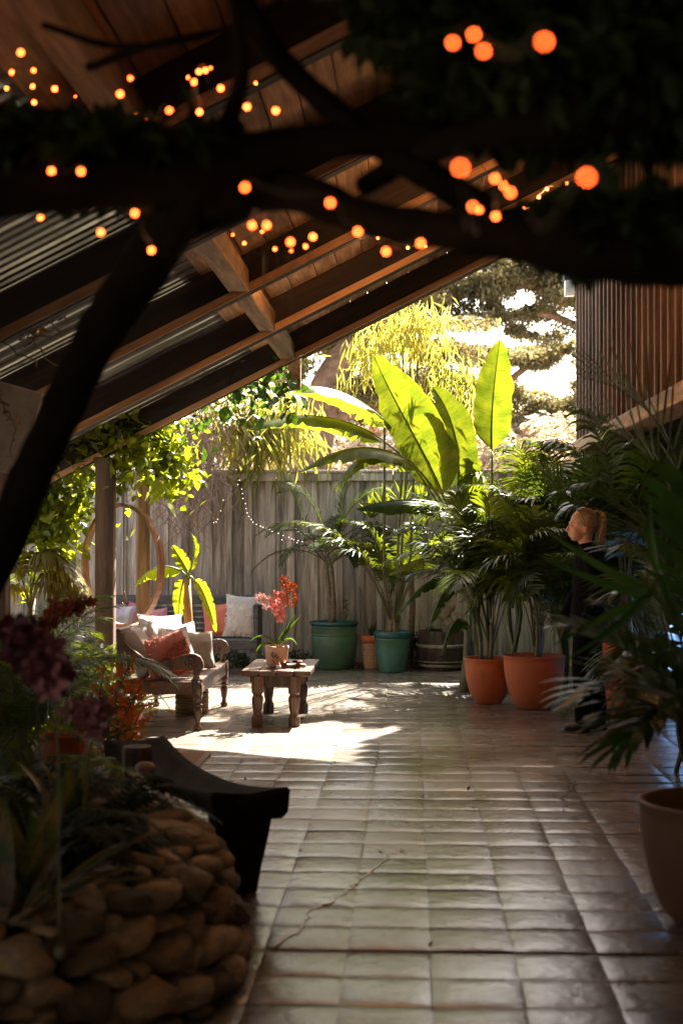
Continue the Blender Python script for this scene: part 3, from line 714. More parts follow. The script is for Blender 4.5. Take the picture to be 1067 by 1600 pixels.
# ---------------------------------------------------------------- pots
def pot(name, loc, prof, mat, label, group=None, cat='pot', rimmat=None, soil=True, n=32, rim=None):
    root = empty(name, loc, label, cat, group)
    MB().lathe(prof, n).build('body', mat, root, True)
    if rim: MB().lathe(rim, n).build('rim', rimmat or mat, root, True)
    if soil:
        zt = (rim or prof)[-1][1]; rin = (rim or prof)[-1][0]
        MB().lathe([(rin * 0.99, zt - 0.05), (rin * .5, zt - 0.035), (0.0, zt - 0.03)], 20).build('soil', M['soil'], root, True)
    return root
def vase_prof(r, h, base=0.55, belly=0.75, lip=0.02, th=0.022, s=1.0):
    p = [(r * base * 0.96, 0.0)]
    for i in range(11):
        t = i / 10; rr_ = r * (base + (1 - base) * (math.sin(t * math.pi / 2) ** belly)); p.append((rr_, 0.012 + t * (h - 0.012 - lip)))
    p += [(r * 1.03, h - lip * .6), (r * 1.035, h - lip * .2), (r * 1.0, h), (r * 1.0 - th, h - 0.004), (r * 0.97 - th, h - 0.06)]
    return p
# ---------------------------------------------------------------- pots by the fence
blue_rim = rockmat('blue_green_glaze', (0.012, 0.065, 0.075), (0.035, 0.14, 0.14), 12, 0.22, 0.15, (0.95, 1.05))
green_gl = rockmat('green_glaze', (0.05, 0.12, 0.055), (0.10, 0.20, 0.095), 6, 0.3, 0.12, (0.95, 1.05), (0.08, 0.15, 0.10))
teal_gl = rockmat('teal_glaze', (0.05, 0.15, 0.115), (0.10, 0.23, 0.175), 7, 0.32, 0.15, (0.95, 1.05), (0.08, 0.17, 0.09))
l1 = P(522, 1010, 15.75); r1_ = 0.262; h1 = 0.525
pr = [(0.175, 0), (0.185, 0.012), (0.215, 0.08), (0.243, 0.18), (0.256, 0.28), (0.257, 0.355), (0.252, 0.36), (0.252, 0.375), (0.257, 0.378), (0.250, 0.385), (0.250, 0.455), (0.257, 0.462), (0.257, 0.472), (0.250, 0.48)]
big = pot('glazed_pot', (l1.x, 15.75, 0), pr, green_gl, 'wide green glazed pot with a blue rim and a relief band, by the fence', None, 'pot', blue_rim, rim=[(0.250, 0.48), (0.268, 0.488), (0.276, 0.50), (0.272, 0.520), (0.258, 0.525), (0.245, 0.518), (0.238, 0.45)])
b = MB(); nn_ = 44
for i in range(nn_):
    for kx in (-1, 1):
        a0 = 2 * math.pi * i / nn_; a1 = a0 + kx * 0.10; z0, z1 = 0.395, 0.447
        p0 = Vector((math.cos(a0) * .2525, math.sin(a0) * .2525, z0)); p1 = Vector((math.cos(a1) * .2525, math.sin(a1) * .2525, z1)); b.tube([p0, p1], 0.0042, 4)
b.build('relief_band', green_gl, big)
l2 = P(613, 1010, 15.45)
teal = pot('glazed_pot', (l2.x, 15.45, 0), [(0.135, 0), (0.142, 0.012), (0.160, 0.12), (0.178, 0.24), (0.190, 0.345), (0.196, 0.352), (0.196, 0.362), (0.190, 0.368)], teal_gl, 'tapered teal green glazed pot between the basket textured pot and the barrel', None, 'pot', blue_rim,
           rim=[(0.190, 0.368), (0.203, 0.374), (0.209, 0.386), (0.210, 0.425), (0.205, 0.437), (0.192, 0.44), (0.182, 0.432), (0.176, 0.37)])
l3 = P(581, 1010, 15.72)
bk = empty('small_terracotta_pot', (l3.x, 15.72, 0), 'small terracotta pot with basket weave texture behind the teal pot', 'pot')
MB().lathe([(0.075, 0), (0.08, 0.01), (0.105, 0.29), (0.10, 0.295)], 24).build('body', M['palecotta'], bk, True)
MB().lathe([(0.10, 0.29), (0.128, 0.298), (0.134, 0.33), (0.128, 0.372), (0.115, 0.375), (0.105, 0.32)], 24).build('rim', M['terracotta'], bk, True)
b = MB()
for j in range(8):
    z0 = 0.02 + j * 0.034; r0_ = 0.0835 + 0.027 * (z0 / 0.29)
    for i in range(18):
        a = 2 * math.pi * (i + (j % 2) * .5) / 18; b.box((math.cos(a) * r0_, math.sin(a) * r0_, z0 + .014), (0.008, 0.024, 0.024), a)
tag(b.build('weave', M['palecotta'], bk), kind='stuff')
sp = empty('succulent', (l3.x, 15.72, 0.345), 'small upright green succulent in the basket textured pot', 'plant')
broad_tuft(sp, (0, 0, 0), 13, 0.19, 0.035, M['palm_dark'], 3, (35, 85), curve=0.15)
MB().ball((0, 0, -.02), .03, 6, 4).build('stem', M['palmstem'], sp)
# barrel planter
l4 = P(689, 1010, 15.7)
br = empty('barrel_planter', (l4.x, 15.7, 0), 'dark wooden half barrel planter with pale metal hoops, by the fence', 'planter')
def barr(z): t = (z - 0.21) / 0.21; return 0.275 - 0.028 * t * t - (0.02 if z < .21 else 0) * abs(t)
ns_ = 22
for i in range(ns_):
    a = 2 * math.pi * i / ns_; vs = []; zs = (0, 0.1, 0.21, 0.32, 0.43); hw = math.pi / ns_ * 0.93
    for z_ in zs:
        r_ = barr(z_) - rnd.uniform(0, .003)
        for (rr_, aa) in ((r_, a - hw), (r_, a + hw), (r_ - .025, a + hw), (r_ - .025, a - hw)): vs.append((math.cos(aa) * rr_, math.sin(aa) * rr_, z_))
    fs = [(4 * q + j, 4 * q + (j + 1) % 4, 4 * q + 4 + (j + 1) % 4, 4 * q + 4 + j) for q in range(4) for j in range(4)] + [(3, 2, 1, 0), (16, 17, 18, 19)]
    MB().add(vs, fs).build('stave', M['barrel'], br)
hoopm = plain('barrel_hoop', (0.30, 0.27, 0.22), 0.5, 0.4, 30)
for z_, hh in ((0.055, .03), (0.27, .038), (.1, .014)):
    MB().lathe([(barr(z_) + .001, z_ - hh / 2), (barr(z_) + .006, z_ - hh / 2), (barr(z_) + .006, z_ + hh / 2), (barr(z_) + .001, z_ + hh / 2)], 36).build('hoop', hoopm, br, True)
MB().lathe([(0.235, 0.39), (0.1, 0.41), (0, 0.41)], 20).build('soil', M['soil'], br, True)
# driftwood piece and succulents on the barrel
dw = MB(); rr = random.Random(9)
dw.tube(catmull([(0.04, 0, 0), (0.07, 0, 0.1), (0.03, 0.02, 0.2), (0.09, 0, 0.30), (0.06, 0, 0.38)], 4), [0.06, .065, .05, .06, .07, .06, .05, .06, .065, .05, .045, .05, .05, .04, .03, .025, .015], 9)
dw.tube(catmull([(0.05, 0, .08), (0.13, 0.01, .14), (0.16, 0, .24)], 4), [0.04, .035, .03, .03, .03, .025, .02, .02, .01], 7)
dw.tube(catmull([(0.04, 0, .16), (-0.05, 0.01, .2), (-.09, 0, .15)], 4), [0.04, .035, .03, .03, .03, .025, .02, .02, .01], 7)
drift = dw.build('driftwood', rockmat('driftwood', (0.16, 0.10, 0.075), (0.42, 0.31, 0.25), 14, 0.85, 1.0), None, True, (l4.x + 0.02, 15.62, 0.40))
tag(drift, 'gnarled pale driftwood standing in the half barrel', 'driftwood')
s2 = empty('succulent', (l4.x - 0.13, 15.6, 0.41), 'low dark rosette succulent at the left of the half barrel', 'plant')
broad_tuft(s2, (0, 0, 0), 16, 0.10, 0.03, M['palm_dark'], 5, (5, 60), curve=-0.3); MB().ball((0, 0, 0), .02, 6, 4).build('stem', M['palmstem'], s2)
# small bush between teal pot and barrel
sb = empty('small_bush', (P(646, 1040, 15.8).x, 15.8, 0), 'small dark bush with reddish leaves between the teal pot and the barrel', 'plant')
q = blob_pts(nrs, [(0, 0, .16, .09, .08, .16, 1), (0.02, 0, .3, .05, .05, .1, .4)], 500)
tag(link('foliage', leaf_cloud_mesh('foliage', q, 0.035, M['vine_dark'], seed=2), sb), kind='stuff')
q = blob_pts(nrs, [(0, -.04, .12, .08, .05, .10, 1)], 80)
tag(link('red_leaves', leaf_cloud_mesh('red_leaves', q, 0.03, M['dryleaf'], seed=3), sb), kind='stuff')

# terracotta pots on the right
TP = [((P(763, 1060, 12.65).x, 12.65, 0), 0.212, 0.40, 'terracotta pot, the left and farther of the two rounded pots by the palms'),
      ((P(834, 1060, 12.30).x, 12.30, 0), 0.262, 0.455, 'terracotta pot, the larger right one of the two rounded pots beside the woman'),
      ((P(975, 1040, 11.9).x, 11.9, 0), 0.215, 0.60, 'tall orange pot in the shade behind the woman under the slatted wall'),
      ((P(1112, 1300, 5.5).x + 0.02, 5.55, 0), 0.285, 0.475, 'large shade-darkened terracotta pot cut by the right edge in the foreground'),
      ((1.28, 4.95, 0), 0.22, 0.42, 'paler terracotta pot partly in frame at the right edge, in front of the large one')]
pots = []; shadecotta = rockmat('shaded_terracotta', (0.12, 0.045, 0.022), (0.24, 0.095, 0.045), 5, 0.65, 0.2, (0.85, 1.1), (0.16, 0.075, 0.045))  # shade on the near pots put into a darker terracotta
for (lc, r_, h_, lab) in TP:
    pr = vase_prof(r_, h_, 0.56, 0.62); pots.append(pot('terracotta_pot', lc, pr, M['terracotta'] if lc[1] > 6 else shadecotta, lab, None))
# orange and white pot with bromeliad, and one more orange pot at the left planting bed
q = G(203, 1162)
wp = pot('bromeliad_pot', (q.x - 0.02, q.y, 0), vase_prof(0.11, 0.23, .62), M['terracotta'], 'small sunlit terracotta pot by the bench and the orange flowers')
bro = empty('bromeliad', (q.x, q.y, 0.21), 'strappy pale green bromeliad leaning over the floor from the small sunlit pot', 'plant')
broad_tuft(bro, (0, 0, 0), 15, 0.30, 0.042, M['yellowleaf'], 8, (5, 75), curve=0.6); MB().ball((0, 0, 0), .03, 6, 4).build('stem', M['palmstem'], bro)
q = G(160, 1188)
pot('terracotta_pot', (q.x - .1, q.y - 0.6, 0), vase_prof(0.15, 0.26, .6), M['terracotta'], 'orange pot half hidden by dark leaves left of the wooden bench')
# hidden pots for palms at right side
# ---------------------------------------------------------------- grey bench with cushions by the fence
GB = empty('garden_bench', (0, 15.35, 0), 'dark grey slatted garden bench against the fence at the left', 'bench')
xa, xb = P(150, 950, 15.35).x, P(408, 950, 15.35).x; xm = (xa + xb) / 2; Lb = xb - xa
for j in range(4): board('seat_slat', M['greybench'], GB, (xm, -0.36 + j * 0.115, 0.365), (Lb, 0.10, 0.025), (0, 0, 0), 0.004)
board('top_rail', M['greybench'], GB, (xm, 0.11, 0.775), (Lb, 0.035, 0.10), (0, 0, 0), 0.006)
for j in range(5): board('back_slat', M['greybench'], GB, (xm, 0.10, 0.43 + j * 0.062), (Lb - 0.1, 0.02, 0.042), (0, 0, 0), 0.003)
for xx in (xa + 0.04, xm, xb - 0.04):
    board('back_leg', M['greybench'], GB, (xx, 0.135, 0.36), (0.06, 0.03, 0.72), (0, 0, 0), 0.004)
    board('leg', M['greybench'], GB, (xx, -0.37, 0.175), (0.07, 0.07, 0.35), (0, 0, 0), 0.004)
board('front_rail', M['greybench'], GB, (xm, -0.415, 0.31), (Lb, 0.025, 0.075), (0, 0, 0), 0.004)
board('side_post', M['greybench'], GB, (xb - 0.02, -0.13, 0.56), (0.05, 0.46, 0.36), (0, 0, 0), 0.005)

def pillow_geo(w_, h_, t_, seed=0, n=14, pinch=0.10):
    rr = random.Random(seed); o = Vector((rr.uniform(0, 99), 0, 0)); mb = MB(); vs = []
    for sgn in (1, -1):
        for j in range(n + 1):
            for i in range(n + 1):
                u, v = -1 + 2 * i / n, -1 + 2 * j / n
                e = max(0.0, (1 - abs(u) ** 2.6) * (1 - abs(v) ** 2.6)) ** 0.55
                x = u * (1 - pinch * (1 - v * v)) * w_ / 2; z = v * (1 - pinch * (1 - u * u)) * h_ / 2
                y = sgn * e * t_ / 2 * (1 + 0.25 * noise.noise(Vector((u * 1.7, v * 1.7, sgn * 3)) + o)) 
                y += sgn * e * 0.012 * noise.noise(Vector((u * 5, v * 5, sgn)) + o)
                vs.append((x, y, z))
    k = n + 1; fs = []
    for s_ in range(2):
        for j in range(n):
            for i in range(n):
                a = s_ * k * k + j * k + i; f = (a, a + 1, a + k + 1, a + k); fs.append(f if s_ else f[::-1])
    return mb.add(vs, fs)
def pillow(loc, size, mat, label, az=0, tilt=15, roll=0, seed=0, t_=0.16, tufts=None, trim=None):
    w_, h_ = size; root = empty('cushion', loc, label, 'cushion')
    root.rotation_euler = (R(-tilt), R(roll), R(az))
    pillow_geo(w_, h_, t_, seed).build('cover', mat, root, True)
    mb = MB(); pp = [Vector((x * (1 - .1 * (1 - z * z)) * w_ / 2, 0, z * (1 - .1 * (1 - x * x)) * h_ / 2)) for x, z in [(-1, -1), (-.5, -1), (0, -1), (.5, -1), (1, -1), (1, -.5), (1, 0), (1, .5), (1, 1), (.5, 1), (0, 1), (-.5, 1), (-1, 1), (-1, .5), (-1, 0), (-1, -.5), (-1, -1)]]
    mb.tube(pp, 0.005, 5); mb.build('piping', trim or mat, root, True)
    if tufts:
        tm, fn, n_, ln = tufts; r_ = random.Random(seed + 5); b = MB()
        for i in range(n_):
            u, v = r_.uniform(-.96, .96), r_.uniform(-.96, .96)
            if not fn(u, v, r_): continue
            e = max(0, (1 - abs(u) ** 2.6) * (1 - abs(v) ** 2.6)) ** .55
            q = Vector((u * w_ / 2 * .97, -e * t_ / 2 * 1.05, v * h_ / 2 * .97)); d = Vector((r_.uniform(-.6, .6), -0.9, r_.uniform(-1.2, 0.2))).normalized() * ln * r_.uniform(.6, 1.2); s = Vector((1, 0, r_.uniform(-.5, .5))) * 0.004
            b.add([q - s, q + s, q + d * .6 + s * .8, q + d + Vector((0, 0, -.3 * ln)), q + d * .6 - s * .8], [(0, 1, 2, 4), (4, 2, 3)])
        tag(b.build('fringe', tm, root), kind='stuff')
    return root
def fabric(name, c, var=0.15, stripes=None, wv=140):
    m, nt, p, o = newmat(name); v = coords(nt, rand=False); n1 = noise_n(nt, v, wv, 2, 0.5)
    cc = ramp(nt, n1, [(0.3, tuple(x * (1 - var) for x in c)), (0.7, tuple(min(1, x * (1 + var)) for x in c))])
    if stripes:
        mode, c2, a, b_ = stripes
        tc = N(nt, 'TexCoord'); sp_ = N(nt, 'SeparateXYZ'); nt.links.new(tc.outputs['Object'], sp_.inputs[0])
        if mode == 'x':
            r = N(nt, 'ValToRGB'); r.color_ramp.interpolation = 'CONSTANT'
            mr = N(nt, 'MapRange'); mr.inputs[1].default_value = -.25; mr.inputs[2].default_value = .25; nt.links.new(sp_.outputs[0], mr.inputs[0]); nt.links.new(mr.outputs[0], r.inputs[0])
            e = r.color_ramp.elements; e[0].position = 0; e[0].color = (0, 0, 0, 1); e[1].position = a; e[1].color = (1, 1, 1, 1)
            x = e.new(b_); x.color = (0, 0, 0, 1)
            cc = mix(nt, r.outputs[0], cc, c2)
        elif mode == 'splash':
            n2 = noise_n(nt, v, a, 4, 0.6, 1.0); k_ = ramp(nt, n2, [(b_, (0, 0, 0)), (b_ + .03, (1, 1, 1))]); cc = mix(nt, k_, cc, c2[0])
            n3 = noise_n(nt, coords(nt, (1.3, 1, 1.7), rand=False), a * 1.4, 4, 0.6, 1.5); k2 = ramp(nt, n3, [(b_ + .03, (0, 0, 0)), (b_ + .05, (1, 1, 1))]); cc = mix(nt, k2, cc, c2[1])
    nt.links.new(cc, p.inputs['Base Color']); p.inputs['Roughness'].default_value = 0.9; p.inputs['Specular IOR Level'].default_value = 0.15
    p.inputs['Sheen Weight'].default_value = 0.3
    bump(nt, p, n1, 0.4, 0.002); return m
F_white = fabric('white_fabric', (0.72, 0.69, 0.68)); F_coral = fabric('coral_fabric', (0.62, 0.20, 0.13)); F_lilac = fabric('lilac_fabric', (0.45, 0.40, 0.50), .1, ('x', (0.55, 0.52, 0.6), .6, .7))
F_pink = fabric('pink_fabric', (0.50, 0.17, 0.25)); F_taupe = fabric('taupe_satin', (0.26, 0.215, 0.15), .05); F_beige = fabric('beige_fabric', (0.50, 0.40, 0.33), .1)
F_grey = fabric('grey_white_stripe', (0.36, 0.32, 0.29), .1, ('x', (0.75, 0.72, 0.7), .25, .42)); F_orwh = fabric('white_orange', (0.76, 0.72, 0.70), .06, ('x', (0.60, 0.22, 0.06), .12, .30))
F_floral = fabric('floral_fabric', (0.62, 0.60, 0.58), .1, ('splash', ((0.12, 0.32, 0.42), (0.35, 0.20, 0.16)), 9, 0.54)); F_coralw = fabric('coral_white', (0.62, 0.22, 0.16), .1, ('x', (0.78, 0.75, 0.72), .80, 1.1)); F_rust = fabric('rust_fringe', (0.50, 0.14, 0.07), .3)
by = 15.22
def bz(h): return 0.382 + h / 2
pl = lambda px: P(px, 950, by).x
pillow((pl(377), by, bz(.45)), (0.36, 0.46), F_white, 'fluffy white cushion at the right end of the grey bench', 0, 14, 4, 1, .17, (F_white, lambda u, v, r_: True, 900, .03))
pillow((pl(340), by + 0.0, bz(.36)), (0.30, 0.36), F_coral, 'plain coral cushion beside the fluffy white one on the grey bench', 6, 14, -5, 2, .13)
pillow((pl(190), by - .02, bz(.34)), (0.30, 0.35), F_lilac, 'pale lilac cushion on the grey bench seen through the wooden hoop', -8, 14, 3, 3, .13)
pillow((pl(216), by + .03, bz(.36)), (0.28, 0.36), F_pink, 'pink cushion behind the lilac one on the grey bench', 8, 12, 12, 4, .12)
pillow((pl(243), by + .04, bz(.30)), (0.26, 0.31), fabric('rose_fabric', (.55, .25, .3)), 'rose cushion behind the hoop rim on the grey bench', 0, 12, -6, 5, .12)

# ---------------------------------------------------------------- carved sofa (faces +X)
SX, SY0, SY1 = -1.63, 10.75, 12.25; SB = -2.22; SH = 0.375
S = empty('carved_sofa', ((SX + SB) / 2, (SY0 + SY1) / 2, 0), 'carved dark wooden sofa with scrolled arms and turned legs piled with cushions', 'sofa')
so_ = Vector((S.location.x, S.location.y, 0))
def ins(x, y, z): return (x - so_.x, y - so_.y, z)
def turned(h, r, sq=0.0):
    p = [(r * .75, 0), (r * .95, .012), (r * 1.0, .03), (r * .62, .045), (r * .55, .07), (r * .80, h * .35), (r * 1.0, h * .55), (r * 1.0, h * .62), (r * .62, h * .66), (r * .62, h * .68), (r * 1.15, h * .71), (r * 1.15, h * .74), (r * .65, h * .77), (r * .65, h * .79), (r * 1.05, h * .82), (r * 1.1, h)]
    return p
for xx, yy, h_ in ((SX, SY0, .27), (SX, SY1, .27), (SB, SY0, .27), (SB, SY1, .27)):
    mb = MB().lathe(turned(h_, .032), 14); mb.box((0, 0, h_ + 0.05), (0.066, 0.066, 0.12)); mb.build('leg', M['teak'], S, True, ins(xx, yy, 0))
board('front_rail', M['teakx'], S, ins(SX + .002, (SY0 + SY1) / 2, 0.325), (0.036, SY1 - SY0 - .07, 0.095), (0, 0, 0), 0.005)
board('back_rail', M['teakx'], S, ins(SB, (SY0 + SY1) / 2, 0.325), (0.036, SY1 - SY0 - .07, 0.095), (0, 0, 0), 0.005)
for yy in (SY0, SY1): board('side_rail', M['teakx'], S, ins((SX + SB) / 2, yy, 0.325), (SX - SB - .07, 0.036, 0.095), (0, 0, 0), 0.005)
for j in range(7): board('seat_board', M['teakx'], S, ins(SX - .035 - (j + .5) * 0.0765, (SY0 + SY1) / 2, 0.372), (0.073, SY1 - SY0 - .03, 0.018), (0, 0, 0), 0.003)
board('seat_edge', M['teakx'], S, ins(SX - .005, (SY0 + SY1) / 2, 0.383), (0.085, SY1 - SY0 + .06, 0.022), (0, 0, 0), 0.004)
for yy in (SY0, SY1):      # scroll arm: a carved board sweeping from the back down and up to a scroll at the front
    top_, bot_ = [], []
    prof = [(0.00, .70, .05), (.08, .62, .06), (.18, .545, .06), (.30, .515, .06), (.40, .535, .075), (.47, .565, .10), (.53, .58, .12), (.575, .575, .12), (.61, .555, .10), (.63, .52, .05), (.635, .50, .012)]
    mb = MB(); vs = []
    for (dx, zt, th) in prof:
        for yo in (-.022, .022): vs += [(SB + dx - so_.x, yy - so_.y + yo, zt + .006), (SB + dx - so_.x, yy - so_.y + yo, zt - th)]
    fs = []
    for i in range(len(prof) - 1):
        a, c_ = i * 4, i * 4 + 4; fs += [(a, a + 2, c_ + 2, c_), (a + 1, c_ + 1, c_ + 3, a + 3), (a, c_, c_ + 1, a + 1), (a + 2, a + 3, c_ + 3, c_ + 2)]
    fs += [(0, 1, 3, 2), tuple(len(vs) - 4 + q_ for q_ in (0, 2, 3, 1))]
    mb.add(vs, fs); arm = mb.build('arm', M['teak'], S)
    b = MB()
    for q_ in range(5):
        a_ = R(90 + q_ * 60); c0 = Vector((SX - .055 - so_.x, yy - so_.y - .024, .525))
        b.ball(c0 + Vector((math.cos(a_) * .026, 0, math.sin(a_) * .026)), .014, 6, 4, 0, (1, .4, 1))
    b.ball((SX - .055 - so_.x, yy - so_.y - .024, .525), .012, 6, 4)
    for rr_ in (.045,):
        b.tube([Vector((SX - .055 - so_.x + math.cos(t_) * rr_, yy - so_.y - .023, .525 + math.sin(t_) * rr_)) for t_ in np.linspace(0, 5.2, 16)], .004, 5)
    b.build('carving', M['teakx'], arm, True)
    mb = MB().lathe([(.022, 0), (.03, .01), (.02, .03), (.032, .05), (.018, .065), (.026, .09), (.022, .10)], 12); mb.build('arm_post', M['teak'], S, True, ins(SX - .01, yy, .385))
    MB().box((0, 0, 0), (0.05, 0.05, .38)).build('back_post', M['teak'], S, False, ins(SB, yy, .55))
board('back_top_rail', M['teak'], S, ins(SB - .02, (SY0 + SY1) / 2, 0.73), (0.035, SY1 - SY0, 0.08), (0, R(-8), 0), 0.008)
for j in range(9): board('back_spindle', M['teak'], S, ins(SB - .01, SY0 + .15 + j * .15, 0.55), (0.025, 0.03, 0.30), (0, R(-6), 0), 0.004)
sz = 0.392
pillow((-2.05, 10.98, sz + .21), (0.46, 0.42), F_grey, 'grey and white striped cushion at the near back corner of the carved sofa', 62, 18, -10, 11, .15)
pillow((-2.06, 11.72, sz + .22), (0.55, 0.44), F_orwh, 'white cushion with an orange band, tallest at the back of the carved sofa', 60, 16, 3, 12, .15)
pillow((-1.92, 11.62, sz + .18), (0.46, 0.36), F_floral, 'white floral cushion with blue and brown splashes in the middle of the carved sofa', 52, 18, -4, 13, .13)
pillow((-1.79, 11.55, sz + .155), (0.40, 0.32), F_taupe, 'plain taupe satin cushion leaning at the front of the carved sofa', 40, 18, 4, 14, .15)
pillow((-1.90, 11.12, sz + .17), (0.34, 0.36), F_beige, 'beige cushion edge showing between the fringed one and the taupe one', 40, 20, -8, 15, .12, trim=F_white)
pillow((-1.88, 10.93, sz + .165), (0.42, 0.36), F_coralw, 'coral cushion with shaggy rust fringe and a white edge at the near sofa end', 30, 20, -14, 16, .14,
       (F_rust, lambda u, v, r_: -0.9 < u < 0.72 and (v < 0.25 + .5 * u or r_.random() < .12), 2600, .034), trim=F_white)
bkx = MB()
for j in range(9): bkx.tube([Vector((math.cos(a_) * (.13 + .004 * (j % 2)), math.sin(a_) * (.13 + .004 * (j % 2)), .012 + j * .021)) for a_ in np.linspace(0, 6.283, 25)], .011, 5)
bkx.lathe([(.118, 0), (.122, .19)], 20)
q = P(325, 1085, 12.0)
tag(bkx.build('wicker_basket', plain('wicker', (.30, .19, .10), .8, .4, 60), None, True, (q.x - .12, 11.9, 0)), 'round wicker basket standing on the floor beneath the carved sofa', 'basket')

# ---------------------------------------------------------------- coffee table
TX0, TX1, TY0, TY1, TH = -1.33, -0.79, 10.98, 12.0, 0.435
T = empty('coffee_table', ((TX0 + TX1) / 2, (TY0 + TY1) / 2, 0), 'low rustic wooden coffee table with thick carved legs and an orchid pot on it', 'table')
to = Vector((T.location.x, T.location.y, 0))
nb = 4
for j in range(nb):
    wj = (TX1 - TX0) / nb
    board('top_board', M['teakx'], T, (TX0 + (j + .5) * wj - to.x, 0, TH - .022), (wj - .003, TY1 - TY0 - (0.02 if j % 2 else 0), 0.044), (0, 0, 0), 0.006, .0015, j)
def chunky(h, r):
    return [(r * 1.0, 0), (r * 1.05, .05), (r * .98, .075), (r * .72, .095), (r * .70, .115), (r * .85, .14), (r * 1.0, .20), (r * 1.0, .225), (r * .78, .24), (r * .76, .25), (r * 1.02, .26), (r * 1.04, .30), (r * 1.04, h)]
legm = MB().lathe(chunky(TH - .045, .047), 8).mesh('leg', M['teak'])
for xx in (TX0 + .125, TX1 - .13):
    for yy in (TY0 + .04, TY1 - .13):
        link('leg', legm, T, (xx - to.x, yy - to.y, 0), (0, 0, R(22.5)))
for yy in (TY0 + .06, TY1 - .15):
    mb = MB(); w2 = (TX1 - TX0) / 2
    mb.add([(x, y_, z_) for y_ in (-.02, .02) for x, z_ in ((-w2 + .055, .34), (-w2 + .10, .295), (w2 - .10, .295), (w2 - .055, .34), (w2 - .055, .388), (-w2 + .055, .388))],
           [(0, 1, 2, 3, 4, 5), (11, 10, 9, 8, 7, 6)] + [(i, i + 6, (i + 1) % 6 + 6, (i + 1) % 6) for i in range(6)])
    mb.build('bearer', M['teak'], T, False, (0, yy - to.y + .10 * (1 if yy < 11.4 else -1), 0))
for xx in (TX0 + .13, TX1 - .13): board('side_apron', M['teakx'], T, (xx - to.x, -.03, .335), (.025, TY1 - TY0 - .3, .10), (0, 0, 0), .004)
# on the table
q = P(433, 1040, 11.3)
op = pot('orchid_pot', (q.x, 11.28, TH), [(.06, 0), (.075, .01), (.086, .06), (.092, .135), (.096, .15), (.099, .165), (.094, .17), (.086, .166), (.083, .12)], M['palecotta'], 'tan clay pot with a dark leaf motif holding the orchids on the coffee table', None, 'pot')
b = MB(); rr = random.Random(3)
for i in range(9):
    a_ = R(rr.uniform(250, 285)); z_ = rr.uniform(.05, .12); d = Vector((math.cos(a_), math.sin(a_), 0)); s = Vector((-d.y, d.x, 0)); r_ = .0905 if z_ > .06 else .088; c0 = d * (r_ + .003) + Vector((0, 0, z_)); e = rr.uniform(0, 6)
    u = (s * math.cos(e) + Vector((0, 0, 1)) * math.sin(e)) * .018; v_ = (s * -math.sin(e) + Vector((0, 0, 1)) * math.cos(e)) * .006
    b.add([c0 - u, c0 - v_ + d * .001, c0 + u, c0 + v_ + d * .001], [(0, 1, 2, 3)])
b.build('leaf_motif', M['teak'], op)
petW = plain('orchid_white_pink', (.80, .62, .62), .6, .15, 60); petP = plain('orchid_pink', (.85, .30, .25), .6, .3, 40); petO = plain('orchid_spotted', (.50, .12, .03), .6, .9, 120); lipY = plain('orchid_lip', (.6, .12, .12), .5)
for m_ in (petW, petP, petO): pass
fW = flower_mesh(petW, petP, .042); fP = flower_mesh(petP, lipY, .042, 5, 'orchid_p'); fO = flower_mesh(petO, plain('lip_yellow', (.75, .45, .12), .5), .026, 5, 'orchid_o', .45)
orc = empty('orchid', (q.x, 11.28, TH + .13), 'white and pink orchid with arching green leaves in the tan pot on the table', 'flower')
ob = Vector(orc.location)
def spray(parent, pts_, fl_list, n, size_j=.3, seed=0, face=-90, stemr=.003, name='blossom', t0=.5, two=False, sprd=.03):
    rr = random.Random(seed); ps = catmull([Vector(p_) - Vector(parent.location) for p_ in pts_], 6)
    MB().tube(ps, [stemr] * len(ps), 5).build('stem', M['palmstem'], parent, True)
    for i in range(n):
        f = (t0 + (1 - t0) * i / max(1, n - 1)) * (len(ps) - 1); j = min(int(f), len(ps) - 2); c0 = ps[j].lerp(ps[j + 1], f - j)
        c0 = c0 + Vector((rr.uniform(-sprd, sprd), rr.uniform(-sprd, sprd), rr.uniform(-sprd * .5, sprd * .5)))
        link(name, rr.choice(fl_list), parent, c0, (R(rr.uniform(-30, 30)), R(rr.uniform(-25, 25)), R(face + rr.uniform(-50, 50))), rr.uniform(1 - size_j, 1 + size_j * .5))
B = lambda x, y_: P(x, y_, 11.28)
spray(orc, [B(423, 1010), B(420, 970), B(418, 945), B(410, 935), B(404, 940)], [fW, fW, fP], 9, seed=1, t0=.45)
spray(orc, [B(428, 1010), B(428, 960), B(426, 938), B(436, 928), B(444, 945)], [fW, fP, fP], 9, seed=2, t0=.45)
spray(orc, [B(433, 1010), B(433, 965), B(432, 950), B(434, 960), B(438, 968)], [fP], 6, seed=3, t0=.5)
for cc_ in ([B(430, 1008), B(420, 992), B(402, 990), B(390, 1004)], [B(430, 1010), B(412, 1000), B(402, 1010), B(400, 1028)], [B(436, 1008), B(452, 985), B(460, 975), B(470, 962)], [B(437, 1008), B(450, 990), B(458, 965), B(462, 960)], [B(436, 1008), B(452, 992), B(460, 1000), B(464, 1010)], [B(434, 1008), B(440, 990), B(448, 985), B(455, 976)]):
    broad_leaf(orc, cc_, .026, 'broad_dark', ob, None, .5, None, 3, 0, rip=0, nseg=14)
or2 = empty('orchid', (q.x + .05, 11.3, TH + .13), 'tall orchid spray of small rust spotted flowers in the tan pot on the table', 'flower')
spray(or2, [B(438, 1010), B(449, 970), B(450, 940), B(446, 915), B(444, 903)], [fO], 26, seed=5, t0=.45, stemr=.005, sprd=.028)
spray(or2, [B(446, 935), B(452, 917), B(459, 913), B(461, 930), B(458, 946)], [fO], 20, seed=6, t0=.15, stemr=.002, sprd=.02)
